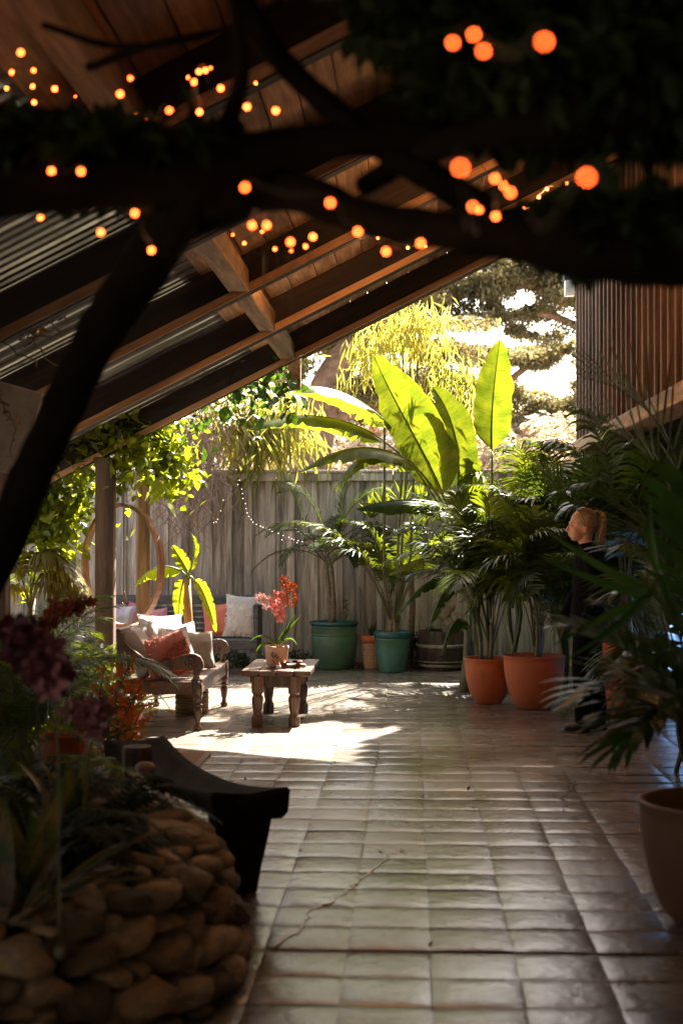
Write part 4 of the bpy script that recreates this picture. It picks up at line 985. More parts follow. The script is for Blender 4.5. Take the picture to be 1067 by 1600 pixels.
spray(or2, [B(440, 985), B(441, 960), B(440, 950), B(438, 945)], [fP, fO], 7, seed=7, t0=.3)
q2 = P(456, 1036, 11.2)
dd_ = empty('driftwood_bowl', (q2.x, 11.2, TH), 'dark rough wooden tray with orange shells and pods on the table', 'bowl')
mb = MB(); pts_ = [(-.075, 0, .045), (-.05, 0, .02), (0, 0, .012), (.05, 0, .018), (.085, 0, .03)]; mb.tube(catmull(pts_, 4), [.012, .022, .03, .032, .03, .03, .03, .028, .03, .03, .03, .03, .028, .022, .018, .014, .01], 8, flat=.55); mb.build('tray', M['teak'], dd_, True)
for i in range(9):
    a_ = rnd.uniform(-.06, .07); MB().ball((a_, -.01 + rnd.uniform(-.015, .015), .045 + rnd.uniform(-.005, .012)), rnd.uniform(.010, .017), 8, 6, 0, (1.4, .8, .8)).build('pod', (M['terracotta'], M['bark'], M['dryleaf'])[i % 3], dd_, True)
q3 = P(436, 1042, 11.13); c_ = MB().lathe([(.018, 0), (.02, .005), (.02, .03), (.016, .032), (.0, .032)], 12)
cd = c_.build('tea_light', plain('frosted_glass', (.7, .65, .58), .25), None, True, (q3.x, 11.1, TH)); tag(cd, 'tiny frosted glass with a coral top at the front of the tan orchid pot', 'candle')
MB().lathe([(.013, 0), (.009, .015), (0, .03)], 8).build('flame_cap', F_coral, cd, False, (0, 0, .032))
q4 = P(473, 1038, 11.2); sh = MB().ball((0, 0, .016), .022, 10, 7, 0, (1.2, .9, .7)).build('shell', M['palecotta'], None, True, (q4.x, 11.25, TH)); tag(sh, 'small pale shell at the right end of the things on the table', 'shell')

# ---------------------------------------------------------------- rug, curved bench
rug = empty('rug', (-1.98, 8.75, 0), 'brown woven mat on the floor behind the curved wooden bench', 'rug')
rm, nt, p, o = newmat('woven_mat'); v = coords(nt, (1, 1, 1), rand=False); wv = N(nt, 'TexWave'); wv.inputs['Scale'].default_value = 22; wv.inputs['Distortion'].default_value = 0.6; wv.bands_direction = 'Y'; nt.links.new(v, wv.inputs[0])
nt.links.new(ramp(nt, wv.outputs[1], [(0.2, (0.10, 0.055, 0.03)), (0.8, (0.30, 0.17, 0.09))]), p.inputs['Base Color']); p.inputs['Roughness'].default_value = .95; bump(nt, p, wv.outputs[1], .8, .004)
MB().box((0, 0, 0.011), (1.22, 1.68, 0.010)).build('weave', rm, rug)
edgem = fabric('mat_edge', (.16, .09, .05))
for (c_, d_) in (((.60, 0, .012), (.035, 1.68, .013)), ((-.60, 0, .012), (.035, 1.68, .013)), ((0, .83, .012), (1.16, .03, .013)), ((0, -.83, .012), (1.16, .03, .013))): MB().box(c_, d_).build('border', edgem, rug)

bn = empty('curved_bench', (-0.95, 6.4, 0), 'heavy carved dark wooden bench with a dipping seat and splayed plank legs', 'bench')
bo = Vector((-0.95, 6.4, 0)); E0 = Vector((-0.655, 5.80, 0)); E1 = Vector((-1.42, 7.25, 0)); ax = (E1 - E0); Lx = ax.length; ax.normalize(); sx_ = Vector((ax.y, -ax.x, 0))
mb = MB(); n_ = 26; vs = []
for i in range(n_ + 1):
    t = i / n_; s_ = abs(2 * t - 1); zt = .375 + .075 * s_ ** 2.2; th = .055 + .07 * s_ ** 3; hw = .125 + .03 * s_ ** 2; cpt = E0 + ax * (Lx * t)
    rowp = [(-hw, zt + .004), (-hw * .6, zt - .006), (0, zt - .013), (hw * .6, zt - .006), (hw, zt + .004), (hw + .012, zt - .012), (hw + .004, zt - th * .8), (hw * .85, zt - th), (-hw * .85, zt - th), (-hw - .004, zt - th * .8), (-hw - .012, zt - .012)]
    for (a_, z_) in rowp: vs.append(cpt + sx_ * (a_ + rnd.uniform(-.0015, .0015)) + Vector((0, 0, z_ + rnd.uniform(-.001, .001))) - bo)
k_ = 11; mb.add(vs, [(i * k_ + j, i * k_ + (j + 1) % k_, (i + 1) * k_ + (j + 1) % k_, (i + 1) * k_ + j) for i in range(n_) for j in range(k_)] + [tuple(range(k_))[::-1], tuple(n_ * k_ + j for j in range(k_))])
o = mb.build('seat', M['bench'], bn, True)
for sg, tt in ((-1, .085), (1, .915)):
    cpt = E0 + ax * (Lx * tt); mb = MB(); vs = []
    for z_, hw, th, off in ((0, .062, .032, .0), (.12, .082, .035, .01), (.25, .110, .038, .02), (.40, .135, .045, .02)):
        for a_, b_ in ((-1, -1), (1, -1), (1, 1), (-1, 1)): vs.append(cpt + sx_ * (a_ * hw) + ax * (b_ * th + off * sg * -0) + Vector((0, 0, z_ * .9 + .003)) - bo)
    mb.add(vs, [(i * 4 + j, i * 4 + (j + 1) % 4, (i + 1) * 4 + (j + 1) % 4, (i + 1) * 4 + j) for i in range(3) for j in range(4)] + [(3, 2, 1, 0), (12, 13, 14, 15)])
    mb.build('leg', M['bench'], bn)
st = empty('log_stump', (P(215, 1210, 6.5).x, 6.5, 0), 'split brown log standing between the planter and the curved bench', 'log')
MB().lathe([(.075, 0), (.078, .1), (.07, .3), (.072, .5), (.066, .52), (.0, .525)], 11).build('log', wood('log_wood', (.04, .02, .012), (.14, .08, .05), 'Z'), st)
MB().ball((.055, -.1, .44), .04, 9, 7, 0, (1.2, .9, .7)).build('burl', M['palecotta'], st, True)

# ---------------------------------------------------------------- left posts and hoop
PO = empty('timber_post', (P(165, 900, 12.5).x, 12.5, 0), 'square timber post wrapped in vines, in front of the wooden hoop', 'post')
board('post_shaft', M['post'], PO, (0, 0, 1.085), (.165, .165, 2.17), (0, 0, R(3)), .01, .003)
PO2 = empty('timber_post', (P(224, 880, 13.9).x, 13.9, 0), 'thinner brown timber post behind the wooden hoop', 'post')
board('post_shaft', M['post'], PO2, (0, 0, 1.25), (.13, .13, 2.5), (0, 0, R(20)), .01, .003)
pg = board('cross_beam', M['post'], None, ((P(165, 900, 12.6).x + P(224, 880, 13.9).x) / 2 + .02, 13.3, 2.36), (.10, 1.5, .13), (0, 0, R(2)), .008); tag(pg, 'weathered beam linking the two vine covered posts', 'beam')
hp = P(191, 883, 12.8); H = empty('wooden_hoop', hp, 'large round wooden hoop hanging behind the left post', 'hoop')
H.rotation_euler = (0, 0, R(-40))
rad = .565; vs = []; nn = 48
for i in range(nn):
    a = 2 * math.pi * i / nn
    for (r_, y_) in ((rad, -.03), (rad, .03), (rad - .032, .03), (rad - .032, -.03)): vs.append((math.cos(a) * r_, y_, math.sin(a) * r_))
MB().add(vs, [(i * 4 + j, i * 4 + (j + 1) % 4, ((i + 1) % nn) * 4 + (j + 1) % 4, ((i + 1) % nn) * 4 + j) for i in range(nn) for j in range(4)]).build('band', M['hoop'], H)
MB().tube([(0, 0, rad), (0.02, 0, rad + .45)], .006, 5).build('rope', M['vinestem'], H)
hk = P(194, 940, 12.6); HK = empty('hanging_hook', (hk.x, 12.6, hk.z), 'thin rusty chain and hook hanging inside the wooden hoop', 'hook')
MB().tube([(0, 0, .02), (0, 0, 1.35)], .006, 5).build('chain', M['vinestem'], HK)
MB().tube(catmull([(0, 0, .09), (.012, 0, .05), (.018, 0, 0), (0, 0, -.03), (-.016, 0, -.01)], 4), .006, 5).build('hook', M['hoop'], HK, True)
# ---------------------------------------------------------------- background: cypress trees, bank shrubs
def cypress(loc, pads, trunk, limbs, label, n=16000, size=.16, seed=0, group='cypress trees beyond the fence'):
    root = empty('cypress_tree', loc, label, 'tree', group); L0 = Vector(loc)
    MB().tube(catmull([Vector(q) - L0 for q, r_ in trunk], 5), np.interp(np.arange((len(trunk) - 1) * 5 + 1) / 5, range(len(trunk)), [r_ for q, r_ in trunk]).tolist(), 9).build('trunk', M['farbark'], root, True)
    for lb in limbs:
        pts_ = catmull([Vector(q) - L0 for q in lb], 5); k_ = len(pts_)
        pts_ = [q + Vector((0, 0, .12 * noise.noise(q * .9))) for q in pts_]
        MB().tube(pts_, [.13 * (1 - .8 * i / k_) for i in range(k_)], 6).build('limb', M['farbark'], root, True)
    rr = np.random.RandomState(seed); c = []
    for (q, rx, rz__) in pads:
        q = Vector(q) - L0
        for j in range(9):
            c.append((q.x + rr.uniform(-1, 1) * rx * .8, q.y + rr.uniform(-1, 1) * rx * .6, q.z + rr.uniform(-.5, .5) * rz__, rx * rr.uniform(.15, .5), rx * rr.uniform(.2, .4), rz__ * rr.uniform(.2, .6), rx * rx * rr.uniform(.4, 1)))
    pts_ = blob_pts(rr, c, n)
    tag(link('crown', leaf_cloud_mesh('crown', pts_, size, M['cypress'], .55, .3, -.2, seed), root), kind='stuff')
D = 30
cypress((P(545, 740, D).x, D, 2.0),
        [(P(600, 520, D), 2.0, .5), (P(500, 505, D), 1.6, .6), (P(430, 560, D), 1.2, .7), (P(680, 545, D), 1.0, .4), (P(560, 620, D), 1.5, .5)],
        [(P(470, 800, D), .45), (P(500, 640, D), .40), (P(530, 570, D), .34), (P(580, 510, D), .25), (P(640, 470, D), .15)],
        [[P(505, 630, D), P(450, 600, D), P(400, 590, D)], [P(540, 560, D), P(620, 545, D), P(700, 535, D)], [P(490, 660, D), P(590, 640, D), P(660, 620, D)]],
        'leaning cypress with a brown trunk and flat crown under the roof edge beyond the fence', 32000, .11, 1)
D = 36
cypress((P(1010, 740, D).x, D, 2.2),
        [(P(690, 478, D), 1.5, .45), (P(770, 455, D), 1.9, .55), (P(830, 490, D), 1.2, .35), (P(740, 425, D), 1.6, .35), (P(850, 430, D), 1.5, .5), (P(640, 500, D), 1.0, .35), (P(900, 470, D), 1.8, .6), (P(800, 410, D), 2.0, .4), (P(960, 420, D), 2.2, .8), (P(720, 500, D), 1.4, .35), (P(880, 420, D), 1.6, .5), (P(870, 520, D), 1.4, .4)],
        [(P(1010, 800, D), .5), (P(1000, 640, D), .42), (P(970, 520, D), .36), (P(940, 430, D), .25), (P(930, 380, D), .15)],
        [[P(985, 560, D), P(880, 500, D), P(770, 490, D), P(640, 500, D)], [P(960, 490, D), P(860, 450, D), P(760, 455, D), P(700, 470, D)], [P(950, 450, D), P(850, 415, D), P(740, 425, D)]],
        'cypress with flat layered branches reaching across the sky beside the slatted wall', 42000, .12, 2)
D = 40
cypress((P(760, 740, D).x, D, 3.0),
        [(P(720, 600, D), 2.2, .7), (P(820, 560, D), 2.0, .5), (P(850, 620, D), 2.2, .8), (P(660, 580, D), 1.6, .5), (P(770, 640, D), 2.4, .8), (P(650, 640, D), 1.8, .7), (P(700, 555, D), 1.5, .4), (P(870, 560, D), 1.6, .5), (P(880, 660, D), 2.0, .8), (P(600, 600, D), 1.4, .5)],
        [(P(760, 760, D), .4), (P(765, 660, D), .35), (P(770, 600, D), .25), (P(780, 560, D), .12)],
        [[P(766, 650, D), P(720, 610, D), P(660, 590, D)], [P(768, 620, D), P(830, 570, D), P(870, 560, D)]],
        'low spreading cypress on the hillside behind the giant leaves', 42000, .12, 3)
# shrubs on the bank: one built, the rest copies
rr = np.random.RandomState(4)
sh_meshes = []
for i in range(3):
    c = [(rr.uniform(-.8, .8), rr.uniform(-.6, .6), rr.uniform(.2, 1.0), .45, .4, .35, 1) for _ in range(9)]
    sh_meshes.append(leaf_cloud_mesh('foliage', blob_pts(rr, c, 2600), .14, M['shrub'], .4, .3, 0, i))
b = MB()
for i in range(7):
    a = i * .9; b.tube(catmull([(0, 0, -.3), (math.cos(a) * .3, math.sin(a) * .3, .4), (math.cos(a) * .8, math.sin(a) * .6, 1.0)], 3), .02, 4)
shb = b.mesh('branches', [M['twig']])
rq = random.Random(31)
for i in range(46):
    y = rq.uniform(19.5, 46); x = rq.uniform(-.30, .13) * y
    o = empty('dry_shrub', (x, y, hillz(x, y)), 'dry sunlit shrub on the pale hillside beyond the fence', 'shrub', 'dry shrubs on the hillside beyond the fence', rq.uniform(0, 6.28))
    s = rq.uniform(.5, 1.15) * (0.7 + y / 60); o.scale = (s * 1.3, s * 1.3, s * .75)
    link('foliage', sh_meshes[i % 3], o); link('branches', shb, o)

# bamboo-like drooping plants behind and over the fence
def bamboo(loc, culms, label, seed, n=2200, size=.32, mat='grassy', down=1.4, cat='bamboo', stemm='palmstem', aspect=.085, spread=.12):
    root = empty('drooping_bamboo', loc, label, cat); L0 = Vector(loc); r_ = np.random.RandomState(seed); pts_ = []; dr = []
    for cu in culms:
        ps = catmull([Vector(q) - L0 for q in cu], 6); MB().tube(ps, [.014 * (1 - .8 * i / len(ps)) + .002 for i in range(len(ps))], 5).build('culm', M[stemm], root, True)
        k_ = len(ps)
        for j in range(n // len(culms)):
            f = (r_.uniform(.25, 1) ** .7) * (k_ - 1.01); a = int(f); q = ps[a].lerp(ps[a + 1], f - a); pts_.append(q + Vector(r_.normal(size=3) * spread)); dr.append(tuple(r_.normal(size=3) * .5))
    tag(link('foliage', leaf_cloud_mesh('foliage', pts_, size, M[mat], aspect, .2, down, seed, dr, .35), root), kind='stuff'); return root
bamboo((P(390, 900, 16.9).x, 16.9, 0), [[P(420, 900, 16.9), P(410, 700, 16.6), P(380, 640, 16.3), P(340, 680, 15.9)], [P(440, 900, 16.9), P(440, 690, 16.6), P(450, 640, 16.3), P(470, 690, 15.9)], [P(410, 900, 16.9), P(395, 680, 16.6), P(360, 620, 16.3), P(320, 650, 15.9)], [P(430, 900, 16.9), P(425, 700, 16.6), P(410, 660, 16.3), P(385, 720, 15.9)], [P(440, 900, 16.9), P(420, 680, 16.7), P(400, 640, 16.4), P(400, 700, 16.1)]],
       'yellow green weeping bamboo spilling over the fence at the left of the giant leaves', 1, 1300, .34, spread=.16)
bamboo((P(620, 900, 14.7).x, 14.7, 0), [[P(620, 900, 14.7), P(630, 640, 14.7), P(625, 520, 14.7), P(600, 500, 14.55), P(570, 540, 14.45)], [P(640, 900, 14.7), P(650, 640, 14.7), P(655, 520, 14.7), P(670, 490, 14.55), P(695, 560, 14.45)], [P(625, 900, 14.7), P(640, 640, 14.7), P(640, 520, 14.7), P(645, 490, 14.55), P(640, 520, 14.45)], [P(600, 900, 14.7), P(600, 640, 14.7), P(590, 560, 14.7), P(575, 540, 14.55), P(560, 590, 14.45)], [P(660, 900, 14.7), P(680, 640, 14.7), P(690, 590, 14.7), P(715, 580, 14.55), P(740, 640, 14.45)]],
       'tall feathery pale green bamboo rising behind the giant leaves', 2, 850, .22, spread=.12)

# ---------------------------------------------------------------- giant white bird of paradise
YB = 13.6
gb = P(735, 985, YB); GBP = empty('giant_bird_of_paradise', (gb.x, YB, 0), 'giant bird of paradise with huge backlit yellow green leaves rising above the fence', 'plant'); gl_ = GBP.location
def Q(px, py, y=YB): return P(px, py, y)
for i in range(5):
    MB().tube(catmull([(rnd.uniform(-.08, .08), rnd.uniform(-.08, .08), 0), (rnd.uniform(-.06, .06), 0, .5), (rnd.uniform(-.05, .02), 0, 1.0)], 4), [.045, .045, .04, .04, .04, .035, .03, .025, .02], 8).build('stem', M['palmstem'], GBP, True)
bb = Q(735, 870)
def BL(ctrl, W, pet, **kw): return broad_leaf(GBP, ctrl, W, kw.pop('leaf', 'broad'), gl_, pet, **kw)
BL([Q(692, 772, 13.5), Q(662, 700, 13.55), Q(615, 630, 13.5), Q(584, 555, 13.2)], .30, [bb, Q(720, 830), Q(705, 800), Q(688, 768, 13.5)], fold=.22, side=(.87, .35, .35), seed=1, tears=0, nseg=48, wl=.80, wr=1.05)
BL([Q(716, 760, 13.8), Q(720, 700, 13.8), Q(708, 645, 13.8), Q(676, 605, 13.7)], .22, [bb, Q(728, 820), Q(722, 780), Q(712, 755, 13.8)], fold=.3, side=(.8, .55, .1), seed=2, tears=1)
BL([Q(768, 702, 13.7), Q(766, 650, 13.7), Q(772, 590, 13.7), Q(781, 530, 13.65)], .29, [Q(765, 880), Q(767, 800), Q(769, 740), Q(768, 702, 13.7)], fold=.45, side=(.96, .28, 0), seed=3, tears=0, wr=.75, wl=1.05)
BL([Q(612, 668, 13.4), Q(560, 615, 13.2), Q(500, 592, 13.1), Q(445, 610, 13.0)], .22, [bb, Q(700, 800), Q(650, 715), Q(612, 668, 13.4)], fold=-.25, seed=4, tears=2, sag=.2)
BL([Q(600, 690, 13.3), Q(540, 645, 13.1), Q(460, 635, 13.0), Q(388, 672, 12.9)], .17, [bb, Q(690, 790), Q(640, 715), Q(600, 690, 13.3)], fold=-.3, seed=5, tears=3, sag=.35)
BL([Q(640, 720, 13.1), Q(590, 690, 13.0), Q(530, 690, 12.9), Q(468, 738, 12.9)], .16, [bb, Q(700, 790), Q(670, 750), Q(640, 720, 13.1)], fold=-.35, seed=6, tears=3, sag=.35)
BL([Q(650, 735, 13.3), Q(610, 690, 13.2), Q(560, 690, 13.1), Q(520, 770, 13.1)], .17, [bb, Q(700, 810), Q(675, 770), Q(650, 735, 13.3)], fold=-.4, seed=7, tears=4, sag=.3)
BL([Q(690, 790, 13.0), Q(650, 775, 12.9), Q(600, 780, 12.8), Q(556, 795, 12.8)], .13, [bb, Q(720, 830), Q(705, 800), Q(690, 790, 13.0)], fold=-.5, seed=8, tears=2, sag=.5, leaf='broad_dark')
BL([Q(700, 880, 12.9), Q(670, 865, 12.8), Q(635, 875, 12.75), Q(606, 900, 12.7)], .12, [Q(735, 960), Q(725, 910), Q(712, 890), Q(700, 880, 12.9)], fold=-.2, seed=9, tears=3, sag=.2)
BL([Q(725, 815, 13.9), Q(740, 760, 13.9), Q(745, 730, 13.9), Q(728, 700, 13.9)], .12, [bb, Q(730, 850), Q(727, 830), Q(725, 815, 13.9)], fold=.3, side=(.9, .4, 0), seed=10, tears=4)
for i, (a, b_, c_, sd_) in enumerate([((700, 905), (660, 905), (622, 960), 1), ((720, 920), (690, 915), (668, 985), 2), ((735, 985), (705, 960), (690, 1025), 3), ((750, 900), (735, 870), (700, 905), 4)]):
    BL([Q(*a, 12.9), Q((a[0] + b_[0]) / 2, min(a[1], b_[1]) - 5, 12.8), Q(*b_, 12.7), Q(*c_, 12.6)], .085, [Q(745, 985), Q(740, 950), Q(725, 930), Q(*a, 12.9)], fold=-.3, seed=20 + i, tears=2, sag=.3, leaf='broad_dark')

# ---------------------------------------------------------------- palms in pots at the centre
p1 = palm((l1.x, 15.75, .49), 'dark green palm with slender trunk rising from the wide green pot', .85, 16, 'palm_dark', True, 2, 11, trunk=.85, kinds=('up', 'mid', 'mid', 'low', 'low'), scale=(.7, 1.0), spread=.05)
L1 = p1.location
for (c_, kw) in (([(500, 862), (470, 815), (455, 760), (445, 745)], {}), ([(520, 860), (490, 790), (480, 755), (440, 770)], {}), ([(522, 860), (535, 800), (560, 770), (600, 765)], {}), ([(515, 865), (480, 830), (450, 820), (425, 835)], {}), ([(525, 870), (540, 800), (530, 760), (560, 745)], {})):
    one_frond(p1, [P(a, b_, 15.6) for a, b_ in c_], 'palm_dark', L1, npair=34, ll=.34, lw=.020, droop=.35, seed=c_[3][0], start=.1)
sb2 = empty('leafy_seedling', (P(540, 975, 15.65).x, 15.68, .49), 'small round leaved seedling at the right side of the wide green pot', 'plant')
MB().tube([(0, 0, 0), (.01, 0, .12), (0, 0, .28)], .005, 5).build('stem', M['palmstem'], sb2)
for i in range(11): broad_leaf(sb2, [(0, 0, .04 + i * .022), (.03 * math.cos(i * 2.4), .03 * math.sin(i * 2.4), .05 + i * .022), (.06 * math.cos(i * 2.4), .06 * math.sin(i * 2.4), .05 + i * .022)], .024, 'broad_dark', fold=.1, tears=0, rip=0, nseg=8, seed=i)
# spiky grassy plant mid height behind pots
sp2 = empty('spiky_plant', (P(640, 900, 15.9).x, 15.9, 0), 'grassy spiky plant rising along the fence behind the palms', 'plant')
MB().tube([(0, 0, 0), (0.03, 0, .7), (-.02, 0, 1.5)], [.04, .035, .025], 7).build('stem', M['palmtrunk'], sp2, True)
for j, (px, py) in enumerate(((600, 800), (630, 790), (580, 810), (655, 795))):
    q = P(px, py, 15.8) - Vector(sp2.location); broad_tuft(sp2, q, 22, .42, .028, M['palm'], 60 + j, (10, 88), curve=.5)
p2 = palm((l2.x, 15.45, .41), 'kentia palm with arching sunlit fronds in the tapered teal pot', .95, 10, 'palm', False, 2, 12, kinds=('tip', 'up', 'up'), scale=(.7, .95), spread=.04)
L2 = p2.location
for (c_, y_) in (([(612, 975), (590, 900), (540, 800), (432, 818)], 15.1), ([(612, 975), (590, 890), (560, 830), (520, 880)], 15.0), ([(615, 975), (620, 880), (640, 800), (700, 770)], 15.0), ([(618, 975), (640, 900), (670, 840), (720, 870)], 14.9), ([(612, 975), (600, 900), (600, 830), (560, 820)], 15.3), ([(615, 975), (650, 860), (700, 800), (760, 830)], 14.8), ([(612, 975), (580, 880), (530, 830), (510, 850)], 15.2)):
    one_frond(p2, [P(*c_[0], 15.45)] + [P(a, b_, y_) for a, b_ in c_[1:]], 'palm', L2, npair=42, ll=.34, lw=.019, droop=.5, seed=c_[3][0], start=.42, rach=.010)
b = MB()
for i in range(6):
    a = i * 1.05; b.tube(catmull([(math.cos(a) * .06, math.sin(a) * .06, 0), (math.cos(a) * .03, math.sin(a) * .03, .2), (math.cos(a) * .10, math.sin(a) * .08, .6)], 4), [.03, .03, .026, .024, .02, .018, .015, .012, .01], 6)
b.build('stem_cluster', M['palmtrunk'], p2, True)
# fronds and cane palms over the terracotta pots
pA, pB = pots[0].location, pots[1].location
p3 = palm((pA.x, pA.y, .36), 'cane palm in the left rounded terracotta pot', 1.2, 14, 'palm', False, 4, 13, kinds=('tip', 'tip', 'up', 'up', 'mid'), scale=(.7, 1.0), spread=.08)
p4 = palm((pB.x, pB.y, .41), 'cane palm with glowing fronds in the larger rounded terracotta pot', 1.1, 14, 'palm', False, 4, 14, kinds=('tip', 'tip', 'up', 'up', 'mid'), scale=(.7, 1.0), spread=.08)
L3, L4 = p3.location, p4.location
def Fr(parent, cs, y0, y1, leaf='palm', **kw):
    k_ = len(cs); pts_ = [P(cs[i][0], cs[i][1], y0 + (y1 - y0) * i / (k_ - 1)) for i in range(k_)]
    d = dict(npair=46, ll=.38, lw=.019, droop=.55, start=.3, rach=.009); d.update(kw)
    return one_frond(parent, pts_, leaf, parent.location, **d)
Fr(p3, [(765, 1010), (750, 880), (710, 760), (600, 800)], 12.7, 13.0, seed=1)
Fr(p3, [(765, 1010), (750, 900), (720, 820), (600, 880)], 12.7, 12.8, seed=2)
Fr(p3, [(765, 1010), (760, 880), (740, 790), (640, 770)], 12.7, 13.3, seed=3, ll=.34)
Fr(p3, [(768, 1010), (780, 880), (760, 800), (690, 830)], 12.7, 12.9, seed=4, ll=.34)
Fr(p3, [(768, 1010), (790, 900), (800, 820), (740, 840)], 12.7, 12.5, seed=5)
Fr(p3, [(765, 1010), (740, 930), (700, 870), (640, 900)], 12.6, 12.3, 'palm_dark', seed=6, ll=.3)
Fr(p4, [(834, 1010), (850, 860), (870, 740), (770, 790)], 12.4, 13.3, seed=11, ll=.5, droop=1.2, lw=.024, npair=46)
Fr(p4, [(834, 1010), (840, 880), (820, 770), (700, 810)], 12.4, 13.2, seed=12)
Fr(p4, [(834, 1010), (850, 850), (840, 740), (720, 760)], 12.4, 13.6, seed=13, droop=.8)
Fr(p4, [(838, 1010), (870, 860), (900, 760), (960, 790)], 12.4, 12.3, 'palm_dark', seed=14, ll=.5, droop=1.0)
Fr(p4, [(834, 1010), (830, 900), (800, 830), (740, 900)], 12.3, 12.0, 'palm_dark', seed=15)
Fr(p4, [(838, 1010), (860, 920), (880, 880), (920, 930)], 12.3, 12.0, 'palm_dark', seed=16, ll=.3)
Fr(p4, [(838, 1010), (850, 900), (840, 850), (790, 940)], 12.3, 11.9, 'palm_dark', seed=17, ll=.3)
# taller palm behind (in the ground bed behind the pots), lit
p5 = empty('areca_palm', (P(800, 980, 14.3).x, 14.3, 0), 'tall areca palm behind the terracotta pots catching the sun on its upper fronds', 'palm')
for i in range(5): MB().tube(catmull([(rnd.uniform(-.1, .1), rnd.uniform(-.1, .1), 0), (rnd.uniform(-.1, .1), 0, .7), (rnd.uniform(-.1, .1), 0, 1.3)], 4), .02, 6).build('stem', M['palmstem'], p5, True)
for i, cs in enumerate([[(800, 950), (790, 800), (770, 730), (720, 745)], [(800, 950), (810, 790), (850, 680), (780, 700)], [(805, 950), (820, 800), (880, 690), (930, 780)], [(800, 950), (780, 830), (720, 760), (650, 810)], [(800, 950), (780, 850), (740, 790), (690, 790)], [(800, 950), (830, 800), (900, 700), (830, 690)], [(802, 950), (800, 800), (810, 700), (870, 700)], [(800, 950), (770, 850), (700, 820), (660, 870)]]):
    Fr(p5, cs, 14.3, 13.9 + .1 * (i % 4), seed=30 + i, ll=.42, droop=.7, start=.35)
# dark palms on the right side, several depths
def rpalm(px, Y, z, label, fr, leaf='palm_dark', seed=0, **kw):
    o = empty('palm', (P(px, 900, Y).x, Y, z), label, 'palm')
    for i in range(4): MB().tube(catmull([(rnd.uniform(-.05, .05), rnd.uniform(-.05, .05), 0), (rnd.uniform(-.05, .05), 0, .25), (rnd.uniform(-.06, .06), 0, .6)], 4), [.016] * 9, 6).build('stem', M['palmstem'], o, True)
    for i, (cs, y1) in enumerate(fr):
        k_ = len(cs); pts_ = [Vector(o.location) + Vector((0, 0, .25))] + [P(cs[j][0], cs[j][1], Y + (y1 - Y) * (j + 1) / k_) for j in range(k_)]
        d = dict(npair=30, ll=.42, lw=.03, droop=.4, start=.35, rach=.008, seed=seed + i, seg=4); d.update(kw)
        one_frond(o, pts_, leaf, o.location, **d)
    return o
pD = pots[3].location; pC = pots[2].location
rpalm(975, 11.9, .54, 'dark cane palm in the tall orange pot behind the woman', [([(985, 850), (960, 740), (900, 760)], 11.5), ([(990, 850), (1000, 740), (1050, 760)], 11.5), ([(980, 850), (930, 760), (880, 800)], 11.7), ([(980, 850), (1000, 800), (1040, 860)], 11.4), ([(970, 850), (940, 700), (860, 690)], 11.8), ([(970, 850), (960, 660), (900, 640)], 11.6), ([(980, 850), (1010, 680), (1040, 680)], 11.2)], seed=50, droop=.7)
big_r = rpalm(1112, 5.55, .40, 'large dark palm in the foreground pot spreading fronds across the right edge',
      [([(1085, 1080), (1000, 1000), (880, 990)], 5.2), ([(1085, 1120), (1000, 1020), (900, 1100)], 5.3), ([(1090, 1100), (1060, 1040), (960, 1180)], 5.0), ([(1110, 1000), (1110, 850), (1070, 760)], 5.0), ([(1085, 1150), (1040, 1080), (990, 1150)], 4.9), ([(1090, 1080), (1040, 980), (960, 960)], 5.6), ([(1100, 1040), (1090, 960), (1040, 900)], 5.6)], 'palm_green', seed=70, npair=15, ll=.36, lw=.034, spread=48, start=.35, droop=.25, rach=.009)
def blade(parent, ctrl, W, mat, name='leaflet'):
    pts_ = [Vector(q) - Vector(parent.location) for q in bez(ctrl, 10)]; mb = MB(); vs = []
    for i, q in enumerate(pts_):
        t = i / 10; tg = (pts_[min(i + 1, 10)] - pts_[max(i - 1, 0)]).normalized(); sd = tg.cross(Vector((0, 1, .3))).normalized(); w_ = W * (min(1, t * 4 + .25)) * (1 - t ** 2.2) / 2 + .0006
        vs += [q - sd * w_, q + Vector((0, w_ * .5, 0)), q + sd * w_]
    mb.add(vs, [(3 * i + j, 3 * i + j + 1, 3 * i + j + 4, 3 * i + j + 3) for i in range(10) for j in (0, 1)]); return mb.build(name, mat, parent, True)
for cs in ([(1020, 925), (965, 905), (905, 868), (845, 822)], [(1015, 935), (960, 918), (900, 896), (838, 868)], [(1030, 905), (1000, 960), (930, 1000), (880, 1035)], [(1030, 900), (1010, 860), (1012, 800), (1016, 780)], [(1035, 910), (1060, 960), (1075, 1000), (1080, 1040)], [(1020, 930), (950, 960), (900, 985), (862, 1010)]):
    blade(big_r, [P(a_, b_, 5.1) for a_, b_ in cs], .034, M['palm_green'])
MB().tube(catmull([Vector((0, 0, .2)), P(1080, 1050, 5.2) - big_r.location, P(1025, 910, 5.1) - big_r.location], 5), .006, 5).build('frond_stalk', M['palmstem'], big_r, True)
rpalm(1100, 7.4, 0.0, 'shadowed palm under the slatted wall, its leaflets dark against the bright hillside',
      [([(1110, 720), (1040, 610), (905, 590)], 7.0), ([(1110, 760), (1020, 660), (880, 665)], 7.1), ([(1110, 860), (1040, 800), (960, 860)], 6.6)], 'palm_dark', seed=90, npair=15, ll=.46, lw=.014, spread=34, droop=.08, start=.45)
rpalm(1065, 9.0, 0.0, 'low dark palm in the shade between the foreground pot and the blue window', [([(1060, 960), (1020, 880), (960, 930)], 8.7), ([(1060, 1000), (1010, 960), (950, 1050)], 8.6), ([(1060, 1000), (1030, 1000), (990, 1100)], 8.4), ([(1070, 960), (1060, 900), (1000, 860)], 8.8)], 'palm_dark', seed=110, ll=.4, droop=.5)

